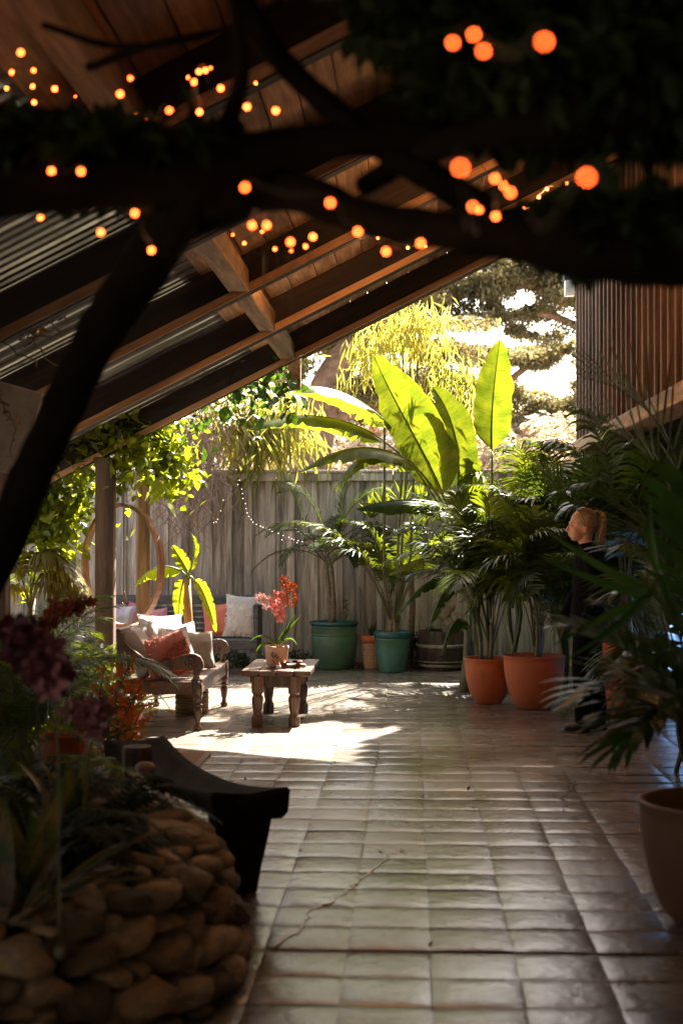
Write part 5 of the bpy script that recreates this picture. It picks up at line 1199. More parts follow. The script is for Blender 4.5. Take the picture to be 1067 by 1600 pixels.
# more fronds thickening the potted group, and the dark palms behind the woman
for i, cs in enumerate([[(765, 1010), (730, 900), (690, 800), (630, 830)], [(765, 1010), (745, 880), (730, 780), (660, 790)], [(768, 1010), (775, 890), (770, 790), (720, 800)], [(770, 1010), (800, 900), (830, 850), (800, 900)], [(765, 1010), (735, 920), (700, 850), (650, 850)]]):
    Fr(p3, cs, 12.7, 12.9 - .1 * i, 'palm' if i % 2 else 'palm_dark', seed=240 + i)
for i, cs in enumerate([[(834, 1010), (850, 880), (860, 770), (800, 820)], [(834, 1010), (830, 880), (800, 790), (730, 830)], [(836, 1010), (860, 870), (890, 800), (870, 860)], [(834, 1010), (820, 920), (790, 870), (750, 930)], [(838, 1010), (870, 900), (890, 840), (880, 930)]]):
    Fr(p4, cs, 12.4, 12.9 - .15 * i, 'palm' if i % 2 else 'palm_dark', seed=260 + i, ll=.44, droop=.8)
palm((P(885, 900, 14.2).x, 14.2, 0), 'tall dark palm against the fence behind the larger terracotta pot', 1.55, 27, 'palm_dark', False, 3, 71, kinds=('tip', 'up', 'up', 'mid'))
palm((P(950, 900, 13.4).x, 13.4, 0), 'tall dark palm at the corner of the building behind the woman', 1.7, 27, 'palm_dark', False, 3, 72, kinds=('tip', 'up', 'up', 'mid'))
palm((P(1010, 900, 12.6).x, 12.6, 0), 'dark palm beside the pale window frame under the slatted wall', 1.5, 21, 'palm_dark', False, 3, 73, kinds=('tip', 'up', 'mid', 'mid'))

# ---------------------------------------------------------------- young banana behind the sofa
yb = P(293, 960, 13.6)
bp_ = pot('terracotta_pot', (yb.x, 13.6, 0), vase_prof(.17, .34), M['terracotta'], 'terracotta pot behind the carved sofa holding the young banana')
ban = empty('young_banana', (yb.x, 13.6, .30), 'young banana plant with orange stem and drooping yellow leaves behind the sofa', 'plant'); bl_ = ban.location
MB().tube([(0, 0, 0), (0.01, 0, .3), (0, 0, P(293, 905, 13.6).z - .30)], [.05, .045, .03], 10).build('stem', plain('banana_stem', (.42, .20, .06), .5, .3), ban, True)
bq = lambda x, y_, Y_=13.6: P(x, y_, Y_); t0_ = bq(293, 908)
def BN(cs, W, pet, **kw): return broad_leaf(ban, cs, W, 'yellowleaf', bl_, pet, **kw)
BN([bq(283, 892), bq(258, 878), bq(232, 885), bq(210, 915)], .085, [t0_, bq(292, 900), bq(288, 895), bq(283, 892)], fold=-.7, seed=1, tears=3, sag=.5)
BN([bq(288, 905), bq(284, 915), bq(280, 940), bq(279, 972)], .085, [t0_, bq(292, 898), bq(289, 900), bq(288, 905)], fold=-.3, side=(1, .2, 0), seed=2, tears=2, rip=.014)
BN([bq(304, 908), bq(314, 912), bq(326, 940), bq(338, 988)], .085, [t0_, bq(296, 898), bq(300, 900), bq(304, 908)], fold=-.5, side=(.9, .3, .3), seed=3, tears=3, rip=.014)
BN([bq(293, 893), bq(287, 880), bq(278, 866), bq(269, 852)], .075, [t0_, bq(294, 905), bq(294, 898), bq(293, 893)], fold=.3, side=(.9, .3, .2), seed=4, tears=1)
BN([bq(297, 893, 13.5), bq(304, 870), bq(308, 850), bq(300, 835)], .05, [t0_, bq(295, 905), bq(296, 898), bq(297, 893, 13.5)], fold=.5, side=(.5, .8, .2), seed=5, tears=1)

# ---------------------------------------------------------------- vines
def vine_leaf_mesh(seed):
    rr = random.Random(seed); mb = MB(); L = 1.0; W = .34
    row = [(0, 0), (.18, .24), (.42, W), (.70, .24), (1.0, 0)]
    vs = [(x, 0, -.05 * x * x * 3) for x, _ in row] + [(x, w, .10 * w / W - .15 * x * x) for x, w in row[1:-1]] + [(x, -w, .10 * w / W - .15 * x * x) for x, w in row[1:-1]]
    return mb.add(vs, [(0, 1, 5), (1, 2, 6, 5), (2, 3, 7, 6), (3, 4, 7), (0, 8, 1), (1, 8, 9, 2), (2, 9, 10, 3), (3, 10, 4)]).mesh('leaf', [M['vine']], True)
vlm = [vine_leaf_mesh(1)]
def vine(name, label, strands, seed, n_big=90, n_small=3000, leafsz=.085, big=.12, matb='vine', mats_='vine', spread=.12, drop=.35, nhang=14, hang=(.3, .8)):
    rr = random.Random(seed); r_ = np.random.RandomState(seed); o0 = Vector(strands[0][0]); root = empty(name, o0, label, 'vine'); allp = []
    sp_ = [catmull([Vector(q) - o0 for q in s_], 6) for s_ in strands]
    for s_ in list(sp_):
        for h in range(nhang // len(strands)):
            q = rr.choice(s_); ln = rr.uniform(*hang); sp_.append(catmull([q, q + Vector((rr.uniform(-.15, .15), rr.uniform(-.1, .1), -ln * .4)), q + Vector((rr.uniform(-.25, .25), rr.uniform(-.1, .1), -ln))], 6))
    b = MB()
    for s_ in sp_: b.tube([q + Vector(r_.normal(size=3) * .012) for q in s_], .0045, 4)
    b.build('stems', M['vinestem'], root, True)
    pts_ = []; dirs = []
    for i in range(n_small):
        s_ = sp_[rr.randrange(len(sp_))]; q = s_[rr.randrange(len(s_))]; pts_.append(q + Vector(r_.normal(size=3) * spread)); dirs.append((0, -.5, 0))
    if n_small: tag(link('foliage', leaf_cloud_mesh('foliage', pts_, leafsz, M[mats_], .62, .25, drop, seed, dirs), root), kind='stuff')
    for i in range(n_big):
        s_ = sp_[rr.randrange(len(sp_))]; q = s_[rr.randrange(len(s_))] + Vector(r_.normal(size=3) * spread * .8)
        o = link('leaf', vlm[0], root, q, (R(rr.uniform(-60, 60)), R(rr.uniform(0, 80)), R(rr.uniform(0, 360))), big * rr.uniform(.6, 1.3))
        if matb != 'vine': o.material_slots[0].link = 'OBJECT'; o.material_slots[0].material = M[matb]
    return root
Y = 13.0
vine('climbing_vine', 'bright yellow green vine cascading over the left post and hoop',
     [[P(30, 640, Y), P(100, 600, 12.45), P(165, 610, 12.45), P(250, 640, Y)], [P(110, 690, 12.45), P(150, 650, 12.45), P(190, 670, 12.45), P(220, 720, 12.5)], [P(60, 700, Y), P(120, 640, Y), P(200, 640, Y - .1), P(270, 700, Y)], [P(70, 760, Y), P(120, 690, Y), P(190, 670, Y), P(250, 690, Y)], [P(50, 800, Y), P(90, 720, Y), P(110, 660, Y), P(160, 640, Y)], [P(20, 850, Y), P(60, 760, Y), P(80, 690, Y)], [P(10, 760, Y), P(50, 800, Y), P(110, 800, Y), P(130, 740, Y)], [P(30, 700, Y), P(90, 780, Y), P(120, 840, Y)], [P(190, 580, Y), P(230, 640, Y), P(250, 690, Y), P(275, 730, Y)]], 3, 250, 4600, .10, .15, spread=.13, nhang=30, hang=(.15, .42))
vine('climbing_vine', 'dark leaved vine hanging from the far end of the roof purlin',
     [[P(420, 500, 12.65), P(380, 540, 12.65), P(330, 560, 12.65), P(270, 590, 12.65)], [P(340, 500, 12.65), P(370, 560, 12.65), P(400, 610, 12.65), P(380, 660, 12.65)], [P(400, 520, 12.65), P(420, 560, 12.65), P(440, 610, 12.6), P(410, 640, 12.65)], [P(300, 560, 12.7), P(320, 620, 12.7), P(300, 660, 12.7)], [P(450, 580, 12.75), P(420, 570, 12.7), P(350, 590, 12.7)]], 5, 85, 400, .085, .135, 'vine_dark', 'vine_dark', spread=.10, nhang=16, hang=(.15, .5))
vine('climbing_vine', 'small sunlit leaves trailing across the corrugated gaps of the low roof side',
     [[P(60, 420, 9.4), P(110, 400, 9.4), P(160, 385, 9.4)], [P(250, 440, 11.2), P(290, 430, 11.2), P(330, 415, 11.2)], [P(250, 470, 11.2), P(300, 455, 11.2), P(350, 430, 11.2)]], 8, 20, 260, .05, .07, spread=.06, nhang=3, hang=(.1, .2))
vine('bare_vine', 'thin wiry vine dangling in front of the roof shadows at the left',
     [[P(10, 440, 7.3), P(45, 470, 7.3), P(30, 500, 7.3), P(60, 520, 7.3)], [P(80, 450, 7.3), P(82, 490, 7.3), P(105, 500, 7.3)], [P(50, 460, 7.3), P(50, 500, 7.3), P(40, 540, 7.3)], [P(0, 620, 7.3), P(20, 660, 7.3), P(15, 720, 7.3)]], 9, 14, 0, .05, .06, 'dryleaf', spread=.03, nhang=4, hang=(.1, .3))
# tangle of dry hanging roots in front of the fence
dr_ = empty('dry_creeper', (P(290, 650, 15.6).x, 15.6, 2.6), 'tangled dry leafless creeper hanging in front of the fence right of the hoop', 'creeper'); d0 = Vector(dr_.location); r_ = random.Random(6)
b = MB()
for i in range(210):
    x0 = r_.gauss(285, 32); y0 = r_.uniform(620, 700); ln = r_.uniform(60, 190); Y_ = r_.uniform(15.3, 15.9)
    b.tube(catmull([P(x0, y0, Y_) - d0, P(x0 + r_.uniform(-22, 22), y0 + ln * .35, Y_ + r_.uniform(-.1, .1)) - d0, P(x0 + r_.uniform(-28, 34), y0 + ln * .7, Y_ + r_.uniform(-.1, .1)) - d0, P(x0 + r_.uniform(-30, 45), y0 + ln, Y_) - d0], 3), .0045, 3, cap=False)
tag(b.build('twigs', M['twig'], dr_), kind='stuff')
MB().tube(catmull([P(240, 630, 15.6) - d0, P(290, 640, 15.6) - d0, P(340, 625, 15.6) - d0], 4), .02, 5).build('branch', M['twig'], dr_, True)
q = blob_pts(np.random.RandomState(3), [(*(P(280, 690, 15.6) - d0), .5, .2, .45, 1), (*(P(330, 640, 15.8) - d0), .5, .2, .25, .7)], 800)
tag(link('dry_leaves', leaf_cloud_mesh('dry_leaves', q, .06, M['shrub'], .5, .3, .6, 5), dr_), kind='stuff')
# leaf litter along the fence foot
rl = np.random.RandomState(8); n_ = 1500
pp = np.stack([rl.uniform(-2.6, 1.2, n_), 16.05 - np.abs(rl.normal(0, .16, n_)), rl.uniform(0.005, .05, n_)], 1)
tag(link('leaf_litter', leaf_cloud_mesh('leaf_litter', pp, .05, M['dryleaf'], .5, .3, .0, 4)), 'dry leaf litter along the foot of the fence', 'leaves', None, 'stuff')
n_ = 46
pp = np.stack([rl.uniform(-1.3, 1.9, n_), rl.uniform(4.6, 15.6, n_), rl.uniform(.006, .012, n_)], 1)
tag(link('fallen_leaves', leaf_cloud_mesh('fallen_leaves', pp, .035, M['dryleaf'], .45, .2, -.02, 44, jitter=.0 + .3)), 'few small dry leaves and bits scattered over the tiled floor', 'leaves', None, 'stuff')
q = blob_pts(rl, [(P(430, 1020, 15.8).x + i * .12, 15.85, .07 + .04 * math.sin(i), .12, .1, .10, 1) for i in range(-7, 6)], 1300)
tag(link('ground_cover', leaf_cloud_mesh('ground_cover', q, .045, M['vine_dark'], .5, .3, -.4, 6)), 'low dark weeds at the foot of the fence beside the grey bench', 'weeds', None, 'stuff')

# ---------------------------------------------------------------- left bed plants
def lp_(px, Y, label, leaf, n, h, seed, z=0.02, **kw): return palm((P(px, 900, Y).x, Y, z), label, h, n, leaf, kw.pop('fine', True), 3, seed, **kw)
fp = empty('fan_palm', (P(60, 900, 12.9).x - .1, 12.9, 0), 'palm with drooping pale yellow fronds lit by the sun at the far left', 'palm')
MB().tube([(0, 0, 0), (0, 0, .5), (.05, 0, .9)], .035, 7).build('stem', M['palmtrunk'], fp, True)
for i, cs in enumerate([[(50, 940), (50, 860), (90, 850), (130, 920)], [(50, 940), (40, 850), (80, 840), (112, 895)], [(45, 940), (30, 870), (10, 860), (-20, 900)], [(50, 950), (60, 890), (90, 900), (110, 960)], [(50, 940), (70, 880), (100, 870), (128, 940)], [(50, 960), (30, 900), (10, 900), (0, 960)]]):
    Fr(fp, cs, 12.9, 12.6, 'palm_yellow', npair=34, ll=.36, lw=.03, droop=.9, start=.25, seed=200 + i)
lp_(50, 10.8, 'fine leaved green palm in the left bed under the yellow fronds', 'palm', 30, .8, 21, kinds=('up', 'mid', 'mid', 'low'))
lp_(85, 9.4, 'feathery palm with pale tips left of the orange flowers', 'palm', 27, .62, 22, kinds=('up', 'mid', 'mid', 'low'))
lp_(20, 8.4, 'dark feathery palm at the left edge behind the planter', 'palm', 27, .95, 23, kinds=('up', 'mid', 'low'))
lp_(25, 7.6, 'bushy dark palm between the planter and the feathery one', 'palm_dark', 24, .70, 24, kinds=('up', 'mid', 'low'))
lp_(150, 11.4, 'small green palm at the foot of the vine covered post', 'palm', 24, .55, 25, kinds=('up', 'mid', 'low'))
tan = empty('leafy_shrub', (P(160, 1000, 11.9).x, 11.9, 0), 'leafy green shrub around the base of the timber post', 'shrub')
MB().tube([(0, 0, 0), (.02, 0, .35)], .02, 6).build('stem', M['vinestem'], tan)
q = blob_pts(rl, [(rnd.uniform(-.5, .4), rnd.uniform(-.2, .2), rnd.uniform(.08, .42), .16, .15, .12, 1) for _ in range(14)], 2600)
tag(link('foliage', leaf_cloud_mesh('foliage', q, .06, M['vine'], .5, .3, .1, 12), tan), kind='stuff')
# hedge at the far left so the side is closed
hg = empty('side_hedge', (-4.2, 6.5, 0), 'dense dark hedge along the left side behind the palms', 'hedge')
MB().tube([(0, -3, 0), (0, 0, .3), (0, 3, 0)], .05, 5).build('branch', M['bark'], hg)
q = blob_pts(rl, [(rnd.uniform(-.3, .3), rnd.uniform(-5.5, 4.2), rnd.uniform(.1, 2.1), .5, .6, .45, 1) for _ in range(80)], 14000)
tag(link('foliage', leaf_cloud_mesh('foliage', q, .11, M['canopy'], .5, .3, .2, 13), hg), kind='stuff')

# orange epidendrum flowers
petE = plain('orange_petal', (.85, .19, .03), .6, .3, 40); petY = plain('amber_petal', (.80, .38, .06), .6, .3, 40); lipE = plain('yellow_lip', (.75, .45, .05), .5)
fE = flower_mesh(petE, lipE, .022, 5, 'epi', .5); fY = flower_mesh(petY, petE, .020, 5, 'epi_y', .6)
for k_, (x0, y0, x1, y1, fl, lab) in enumerate([(165, 1160, 205, 1030, [fE], 'tall stem of bright orange star flowers nearest the sofa'), (160, 1170, 165, 1040, [fY, fE], 'stem of amber flowers leaning beside the orange ones'), (185, 1180, 205, 1100, [fY], 'dense amber flower spike low above the bench'), (175, 1180, 185, 1085, [fY, fE], 'middle amber spike in the clump of orange flowers'), (190, 1170, 212, 1065, [fE], 'short orange flower spray touching the sofa arm')]):
    Y_ = 8.15 + .1 * k_; e = empty('orange_flower', (P(x0, y0, Y_).x, Y_, 0.02), lab, 'flower')
    bq_ = e.location; tipp = P(x1, y1, Y_); mid_ = Vector(bq_).lerp(tipp, .5) + Vector((-.04, 0, .04))
    nfl = 26
    spray(e, [Vector(bq_), mid_, tipp], fl, nfl, seed=k_, t0=.55 if k_ in (0, 4) else .35, stemr=.004, sprd=.055, name='flower_head')
    spray(e, [Vector(bq_) + Vector((.02, 0, 0)), mid_ + Vector((.06, .02, -.05)), tipp + Vector((.07, .03, -.12))], fl, nfl - 6, seed=k_ + 20, t0=.55, stemr=.004, sprd=.055, name='flower_head')
    for i in range(14):
        f = i / 14; c0 = Vector((0, 0, .03 + f * .45)) + (mid_ - Vector(bq_)) * f * .6; c0.z = .03 + f * .45; a = i * 2.4
        broad_leaf(e, [c0, c0 + Vector((math.cos(a) * .06, math.sin(a) * .06, .04)), c0 + Vector((math.cos(a) * .13, math.sin(a) * .13, .03))], .014, 'broad_dark', fold=.4, tears=0, rip=0, nseg=8, seed=i)

# ---------------------------------------------------------------- plants inside the stone planter (dark, out of focus)
def fern(loc, label, n, L, seed, leaf='palm_dark', cat='fern'):
    o = empty('fern', loc, label, cat); rr = random.Random(seed)
    MB().ball((0, 0, 0), .03, 7, 5).build('crown', M['palmstem'], o)
    for i in range(n):
        a = R(rr.uniform(0, 360)); l = L * rr.uniform(.6, 1.1); e = rr.uniform(.35, 1.1)
        c = [Vector((0, 0, 0)), Vector((math.cos(a) * l * .25, math.sin(a) * l * .25, l * .5 * e)), Vector((math.cos(a) * l * .65, math.sin(a) * l * .65, l * .65 * e)), Vector((math.cos(a) * l, math.sin(a) * l, l * .15 * e))]
        frond_mb(c, 24, .10 * L / .5, .016, .3, 75, .004, seed * 50 + i, .08, seg=2).build('frond', [M[leaf], M['palmstem']], o)
    return o
zp = WH - .06
fern((P(175, 1290, 5.2).x, 5.2, zp), 'dark fern spilling over the far corner of the stone planter', 22, .40, 1, 'canopy')
fern((P(60, 1330, 4.6).x, 4.6, zp), 'dark fern in the middle of the stone planter', 22, .46, 2, 'canopy')
fern((P(20, 1300, 5.4).x, 5.4, zp), 'dark fern at the back left of the stone planter', 20, .5, 3, 'canopy')
fern((P(130, 1300, 4.7).x, 4.7, zp), 'low dark fern behind the front stones of the planter', 20, .32, 4, 'canopy')
fern((P(110, 1200, 5.7).x, 5.7, zp), 'greener fern behind the planter below the orange flowers', 18, .42, 5, 'palm')
for k_, (px, Y_, L_, n_) in enumerate([(60, 4.2, .55, 18), (120, 5.0, .5, 16), (10, 3.9, .5, 16)]):
    e = empty('strappy_orchid_plant', (P(px, 1300, Y_).x, Y_, zp), ('broad strappy dark leaves in the front of the planter', 'tall strappy dark leaves near the pink blossoms', 'strappy dark leaves cut by the left edge')[k_], 'plant')
    MB().ball((0, 0, 0), .03, 7, 5).build('crown', M['palmstem'], e); broad_tuft(e, (0, 0, 0), n_, L_, .05, M['broad_dark'], 80 + k_, (25, 85), curve=.6)
petD = plain('dark_red_petal', (.09, .012, .022), .5, .4, 30); petK = plain('dusky_pink_petal', (.24, .09, .10), .5, .3, 30); petR = plain('rust_petal', (.30, .07, .02), .5, .4, 30)
fD = flower_mesh(petD, petK, .055, 5, 'orc_d'); fK = flower_mesh(petK, petD, .05, 5, 'orc_k'); fR = flower_mesh(petR, petD, .04, 5, 'orc_r')
for k_, (pts_, fl, Y_, lab, nn) in enumerate([([(80, 1300), (60, 1120), (45, 1010), (20, 985)], [fD], 3.9, 'blurred dark red orchid spray at the left edge', 14), ([(95, 1300), (90, 1120), (80, 1060), (70, 1015)], [fD, fK], 3.8, 'blurred dusky red orchid spray above the planter', 12),
     ([(120, 1300), (140, 1180), (150, 1120), (120, 1115)], [fK], 4.8, 'dusky pink orchid spray leaning right over the planter', 13), ([(60, 1250), (80, 1050), (90, 960), (130, 945)], [fR], 6.2, 'rust brown orchid spray rising in front of the yellow palm', 22)]):
    z0_ = zp if Y_ < 5.9 else 0.02
    e = empty('orchid', (P(pts_[0][0], 1300, Y_).x, Y_, z0_), lab, 'flower')
    spray(e, [Vector(e.location)] + [P(a, b_, Y_) for a, b_ in pts_[1:]], fl, nn, seed=k_ + 40, t0=.55, stemr=.004, sprd=.04, face=-80)
    MB().ball((0, 0, 0), .02, 6, 4).build('crown', M['palmstem'], e)

# ---------------------------------------------------------------- the gnarled tree in the foreground
GT = empty('gnarled_tree', (P(-260, 1500, 3.6).x, 3.6, 0.0), 'dark leaning gnarled tree whose limbs cross the top of the view', 'tree'); g0 = Vector(GT.location)
def limb(name, pix, rads, n=10, amp=.02):
    pts_ = catmull([P(a, b_, y_) - g0 for a, b_, y_ in pix], 7); k_ = len(pts_); rd = np.interp(np.arange(k_) / 7, range(len(pix)), rads)
    pts_ = [q + Vector((noise.noise(q * 3), noise.noise(q * 3 + Vector((9, 0, 0))), noise.noise(q * 3 + Vector((0, 9, 0))))) * amp for q in pts_]
    rd = [r_ * (1 + .16 * noise.noise(Vector((i * .7, 3, r_ * 10)))) for i, r_ in enumerate(rd)]
    return MB().tube(pts_, rd, n).build(name, M['bark'], GT, True)
limb('trunk', [(-260, 1500, 3.6), (-140, 1150, 3.6), (-12, 880, 3.6), (66, 705, 3.6), (150, 540, 3.5), (225, 420, 3.4), (290, 330, 3.1), (380, 260, 2.8)], [.09, .075, .055, .056, .058, .06, .062, .06], 12)
limb('limb', [(-60, 300, 2.7), (100, 292, 2.7), (280, 268, 2.75), (420, 235, 2.8), (560, 215, 2.8), (700, 200, 2.8)], [.06, .055, .05, .045, .035, .03])
limb('limb', [(290, 330, 3.1), (420, 300, 2.9), (560, 330, 2.7), (700, 362, 2.6), (850, 375, 2.6), (1000, 390, 2.65), (1140, 410, 2.7)], [.06, .045, .036, .038, .052, .066, .07])
limb('limb', [(350, -60, 3.0), (390, 30, 2.9), (450, 110, 2.9), (540, 190, 2.8), (640, 250, 2.8), (760, 330, 2.7)], [.035, .028, .026, .026, .03, .03])
limb('limb', [(560, 290, 2.9), (650, 235, 2.8), (760, 205, 2.7), (900, 180, 2.7), (1120, 110, 2.7)], [.02, .025, .035, .06, .08])
limb('limb', [(690, 30, 3.2), (780, 20, 3.1), (900, 30, 3.1), (1100, 20, 3.1)], [.03, .05, .07, .08])
limb('limb', [(740, 190, 2.9), (880, 180, 2.8), (960, 190, 2.8), (1100, 210, 2.8)], [.03, .04, .05, .06])
limb('limb', [(260, 380, 3.1), (300, 300, 2.9), (345, 200, 2.8), (375, 100, 2.8), (350, -60, 2.7)], [.045, .03, .02, .014, .010])
limb('limb', [(-60, 205, 2.8), (60, 205, 2.8), (200, 210, 2.9), (340, 240, 2.9)], [.045, .045, .04, .03])
limb('limb', [(60, 40, 3.0), (160, 70, 3.0), (260, 72, 3.0), (350, 50, 3.0), (440, 0, 3.0)], [.008, .008, .007, .006, .006])
limb('limb', [(130, 110, 3.2), (220, 82, 3.2), (300, 60, 3.2), (352, 45, 3.2)], [.010, .009, .008, .006])
rg = np.random.RandomState(17); cs_ = []  # dark leaf clumps, added mostly to black out the upper right
for (px, py, Y_, rx, rz2, wt) in [(860, 70, 2.9, .22, .10, 3), (900, 110, 2.8, .35, .14, 4), (1020, 130, 2.8, .25, .12, 3), (880, 150, 2.8, .18, .05, 1.4), (980, 60, 2.8, .3, .12, 3), (800, 20, 2.9, .35, .10, 3), (60, 245, 2.8, .3, .05, 1), (220, 250, 2.9, .3, .04, 1.2), (980, 360, 2.7, .2, .06, 1.2)]:
    q = P(px, py, Y_) - g0; cs_.append((q.x, q.y, q.z, rx, rx * .8, rz2, wt))
tag(link('foliage', leaf_cloud_mesh('foliage', blob_pts(rg, cs_, 12000), .075, M['canopy'], .5, .3, .3, 18), GT), kind='stuff')
# ---------------------------------------------------------------- woman (walking, seen in profile facing left)
WX, WY = P(917, 1130, 10.9).x, 10.9
W = empty('person', (WX, WY, 0), 'woman in black clothes with a blond ponytail walking left behind the palm fronds', 'person')
clothes = plain('black_clothes', (.004, .0035, .004), .95, .3, 30, spec=.08); skin = plain('skin', (.64, .33, .21), .5, .08, 14); skin.node_tree.nodes['Principled BSDF'].inputs['Subsurface Weight'].default_value = .08
hair = plain('blond_hair', (.34, .25, .15), .42, .5, 60); shoe = plain('black_shoe', (.01, .01, .01), .35)
def skin_body():
    V = [(0, 0, .90), (0, 0, 1.06), (.0, 0, 1.20), (.01, 0, 1.33), (-.005, 0, 1.405), (-.025, 0, 1.47),
         (0, -.165, 1.335), (.055, -.205, 1.08), (-.02, -.20, .86), (-.035, -.195, .79),
         (0, .165, 1.335), (-.03, .205, 1.08), (-.13, .20, .89), (-.16, .195, .83),
         (0, -.085, .86), (-.05, -.09, .49), (-.035, -.09, .10), (-.13, -.095, .035),
         (0, .085, .86), (.06, .09, .50), (.10, .09, .12), (.02, .095, .035)]
    E = [(0, 1), (1, 2), (2, 3), (3, 4), (4, 5), (3, 6), (6, 7), (7, 8), (8, 9), (3, 10), (10, 11), (11, 12), (12, 13), (0, 14), (14, 15), (15, 16), (16, 17), (0, 18), (18, 19), (19, 20), (20, 21)]
    Rr = [(.115, .15), (.095, .125), (.105, .14), (.10, .14), (.048, .05), (.05, .05), (.055, .055), (.042, .042), (.03, .03), (.03, .022), (.055, .055), (.042, .042), (.03, .03), (.03, .022),
          (.09, .09), (.06, .06), (.042, .042), (.036, .04), (.09, .09), (.06, .06), (.042, .042), (.036, .04)]
    me = bpy.data.meshes.new('b'); me.from_pydata(V, E, []); o = bpy.data.objects.new('b', me); C.objects.link(o)
    o.modifiers.new('s', 'SKIN'); 
    for i, r_ in enumerate(Rr): me.skin_vertices[0].data[i].radius = r_
    me.skin_vertices[0].data[0].use_root = True
    o.modifiers.new('u', 'SUBSURF').levels = 2
    dg = bpy.context.evaluated_depsgraph_get(); m2 = bpy.data.meshes.new_from_object(o.evaluated_get(dg)); bpy.data.objects.remove(o); return m2
bm_ = skin_body()
mb = MB(); mb.add([v.co.copy() for v in bm_.vertices], [tuple(p_.vertices) for p_ in bm_.polygons])
HC = Vector((-.035, 0, 1.545))
mb.ball(HC + Vector((.012, 0, .018)), .1, 20, 14, 0, (.93, .76, 1.02))                     # skull
mb.ball(HC + Vector((-.032, 0, -.035)), .1, 18, 12, 0, (.58, .60, .74))                   # face
mb.ball(HC + Vector((-.058, 0, -.088)), .024, 12, 8, 0, (1, 1.1, .8))                     # chin
mb.tube([HC + Vector((.03, 0, -.03)), HC + Vector((.02, 0, -.13)), Vector((.0, 0, 1.38))], [.052, .046, .052], 12)
mb.tube([HC + Vector((-.078, 0, .012)), HC + Vector((-.094, 0, -.012)), HC + Vector((-.108, 0, -.030)), HC + Vector((-.088, 0, -.040))], [.008, .010, .012, .009], 8)   # nose
mb.ball(HC + Vector((-.086, 0, -.056)), .011, 10, 6, 0, (1, 1.7, .6)); mb.ball(HC + Vector((-.083, 0, -.068)), .011, 10, 6, 0, (1, 1.6, .65))    # lips
mb.ball(HC + Vector((-.076, 0, .022)), .016, 10, 6, 0, (1, 2.4, .6))                      # brow
for s in (-1, 1):
    mb.ball(HC + Vector((.018, s * .074, -.018)), .028, 10, 8, 0, (.62, .35, 1.05)); mb.ball(HC + Vector((-.045, s * .04, -.03)), .026, 10, 6, 0, (1, .9, 1))
    y_ = s * .195; bx, bz_ = (-.035, .79) if s < 0 else (-.16, .83)
    mb.ball((bx - .005, y_, bz_ - .03), .036, 10, 8, 0, (.95, .55, 1.15))
    for f in range(4):
        dx = -.024 + f * .016; ln = (.062, .072, .068, .052)[f]
        mb.tube([Vector((bx + dx, y_, bz_ - .055)), Vector((bx + dx - .004, y_ - s * .006, bz_ - .055 - ln * .55)), Vector((bx + dx - .010, y_ - s * .016, bz_ - .055 - ln))], [.0085, .008, .0065], 7)
    mb.tube([Vector((bx - .03, y_ - s * .01, bz_ - .02)), Vector((bx - .048, y_ - s * .014, bz_ - .045)), Vector((bx - .05, y_ - s * .018, bz_ - .07))], [.011, .0095, .008], 7)
HS = 1.10; HP = Vector((-.02, 0, 1.46))
mb.v = [tuple(HP + (Vector(q) - HP) * (1 + (HS - 1) * min(1, max(0, (q[2] - 1.44) / .04)))) if q[2] > 1.44 else q for q in mb.v]
tmp = bpy.data.objects.new('t', mb.mesh('t')); C.objects.link(tmp)
rm_ = tmp.modifiers.new('r', 'REMESH'); rm_.mode = 'VOXEL'; rm_.voxel_size = .0048; rm_.use_smooth_shade = True
sm_ = tmp.modifiers.new('m', 'SMOOTH'); sm_.iterations = 5; sm_.factor = .5
dg = bpy.context.evaluated_depsgraph_get(); body = bpy.data.meshes.new_from_object(tmp.evaluated_get(dg)); bpy.data.objects.remove(tmp)
bmi = bmesh.new(); bmi.from_mesh(body); seen = set(); isl = []
for v0 in bmi.verts:
    if v0 in seen: continue
    st = [v0]; seen.add(v0); cur = []
    while st:
        v1 = st.pop(); cur.append(v1)
        for e1 in v1.link_edges:
            v2 = e1.other_vert(v1)
            if v2 not in seen: seen.add(v2); st.append(v2)
    isl.append(cur)
isl.sort(key=len)
for cur in isl[:-1]: bmesh.ops.delete(bmi, geom=cur, context='VERTS')
bmi.to_mesh(body); bmi.free()
body.name = 'body'; body.materials.clear(); body.materials.append(clothes); body.materials.append(skin); body.materials.append(shoe)
cen = np.zeros(len(body.polygons) * 3, np.float32); body.polygons.foreach_get('center', cen); cen = cen.reshape(-1, 3)
mi_ = np.zeros(len(cen), np.int32); mi_[cen[:, 2] > 1.425 + .2 * (cen[:, 0] + .02)] = 1; mi_[cen[:, 2] < .09] = 2
mi_[(np.abs(cen[:, 1]) > .15) & (cen[:, 2] < .80 + (cen[:, 1] > 0) * .04)] = 1; mi_[cen[:, 2] < .09] = 2
body.polygons.foreach_set('material_index', mi_); body.polygons.foreach_set('use_smooth', [True] * len(cen))
link('body', body, W)
def hs(o):
    o.scale = (HS, HS, HS); o.location = HP - HP * HS; return o
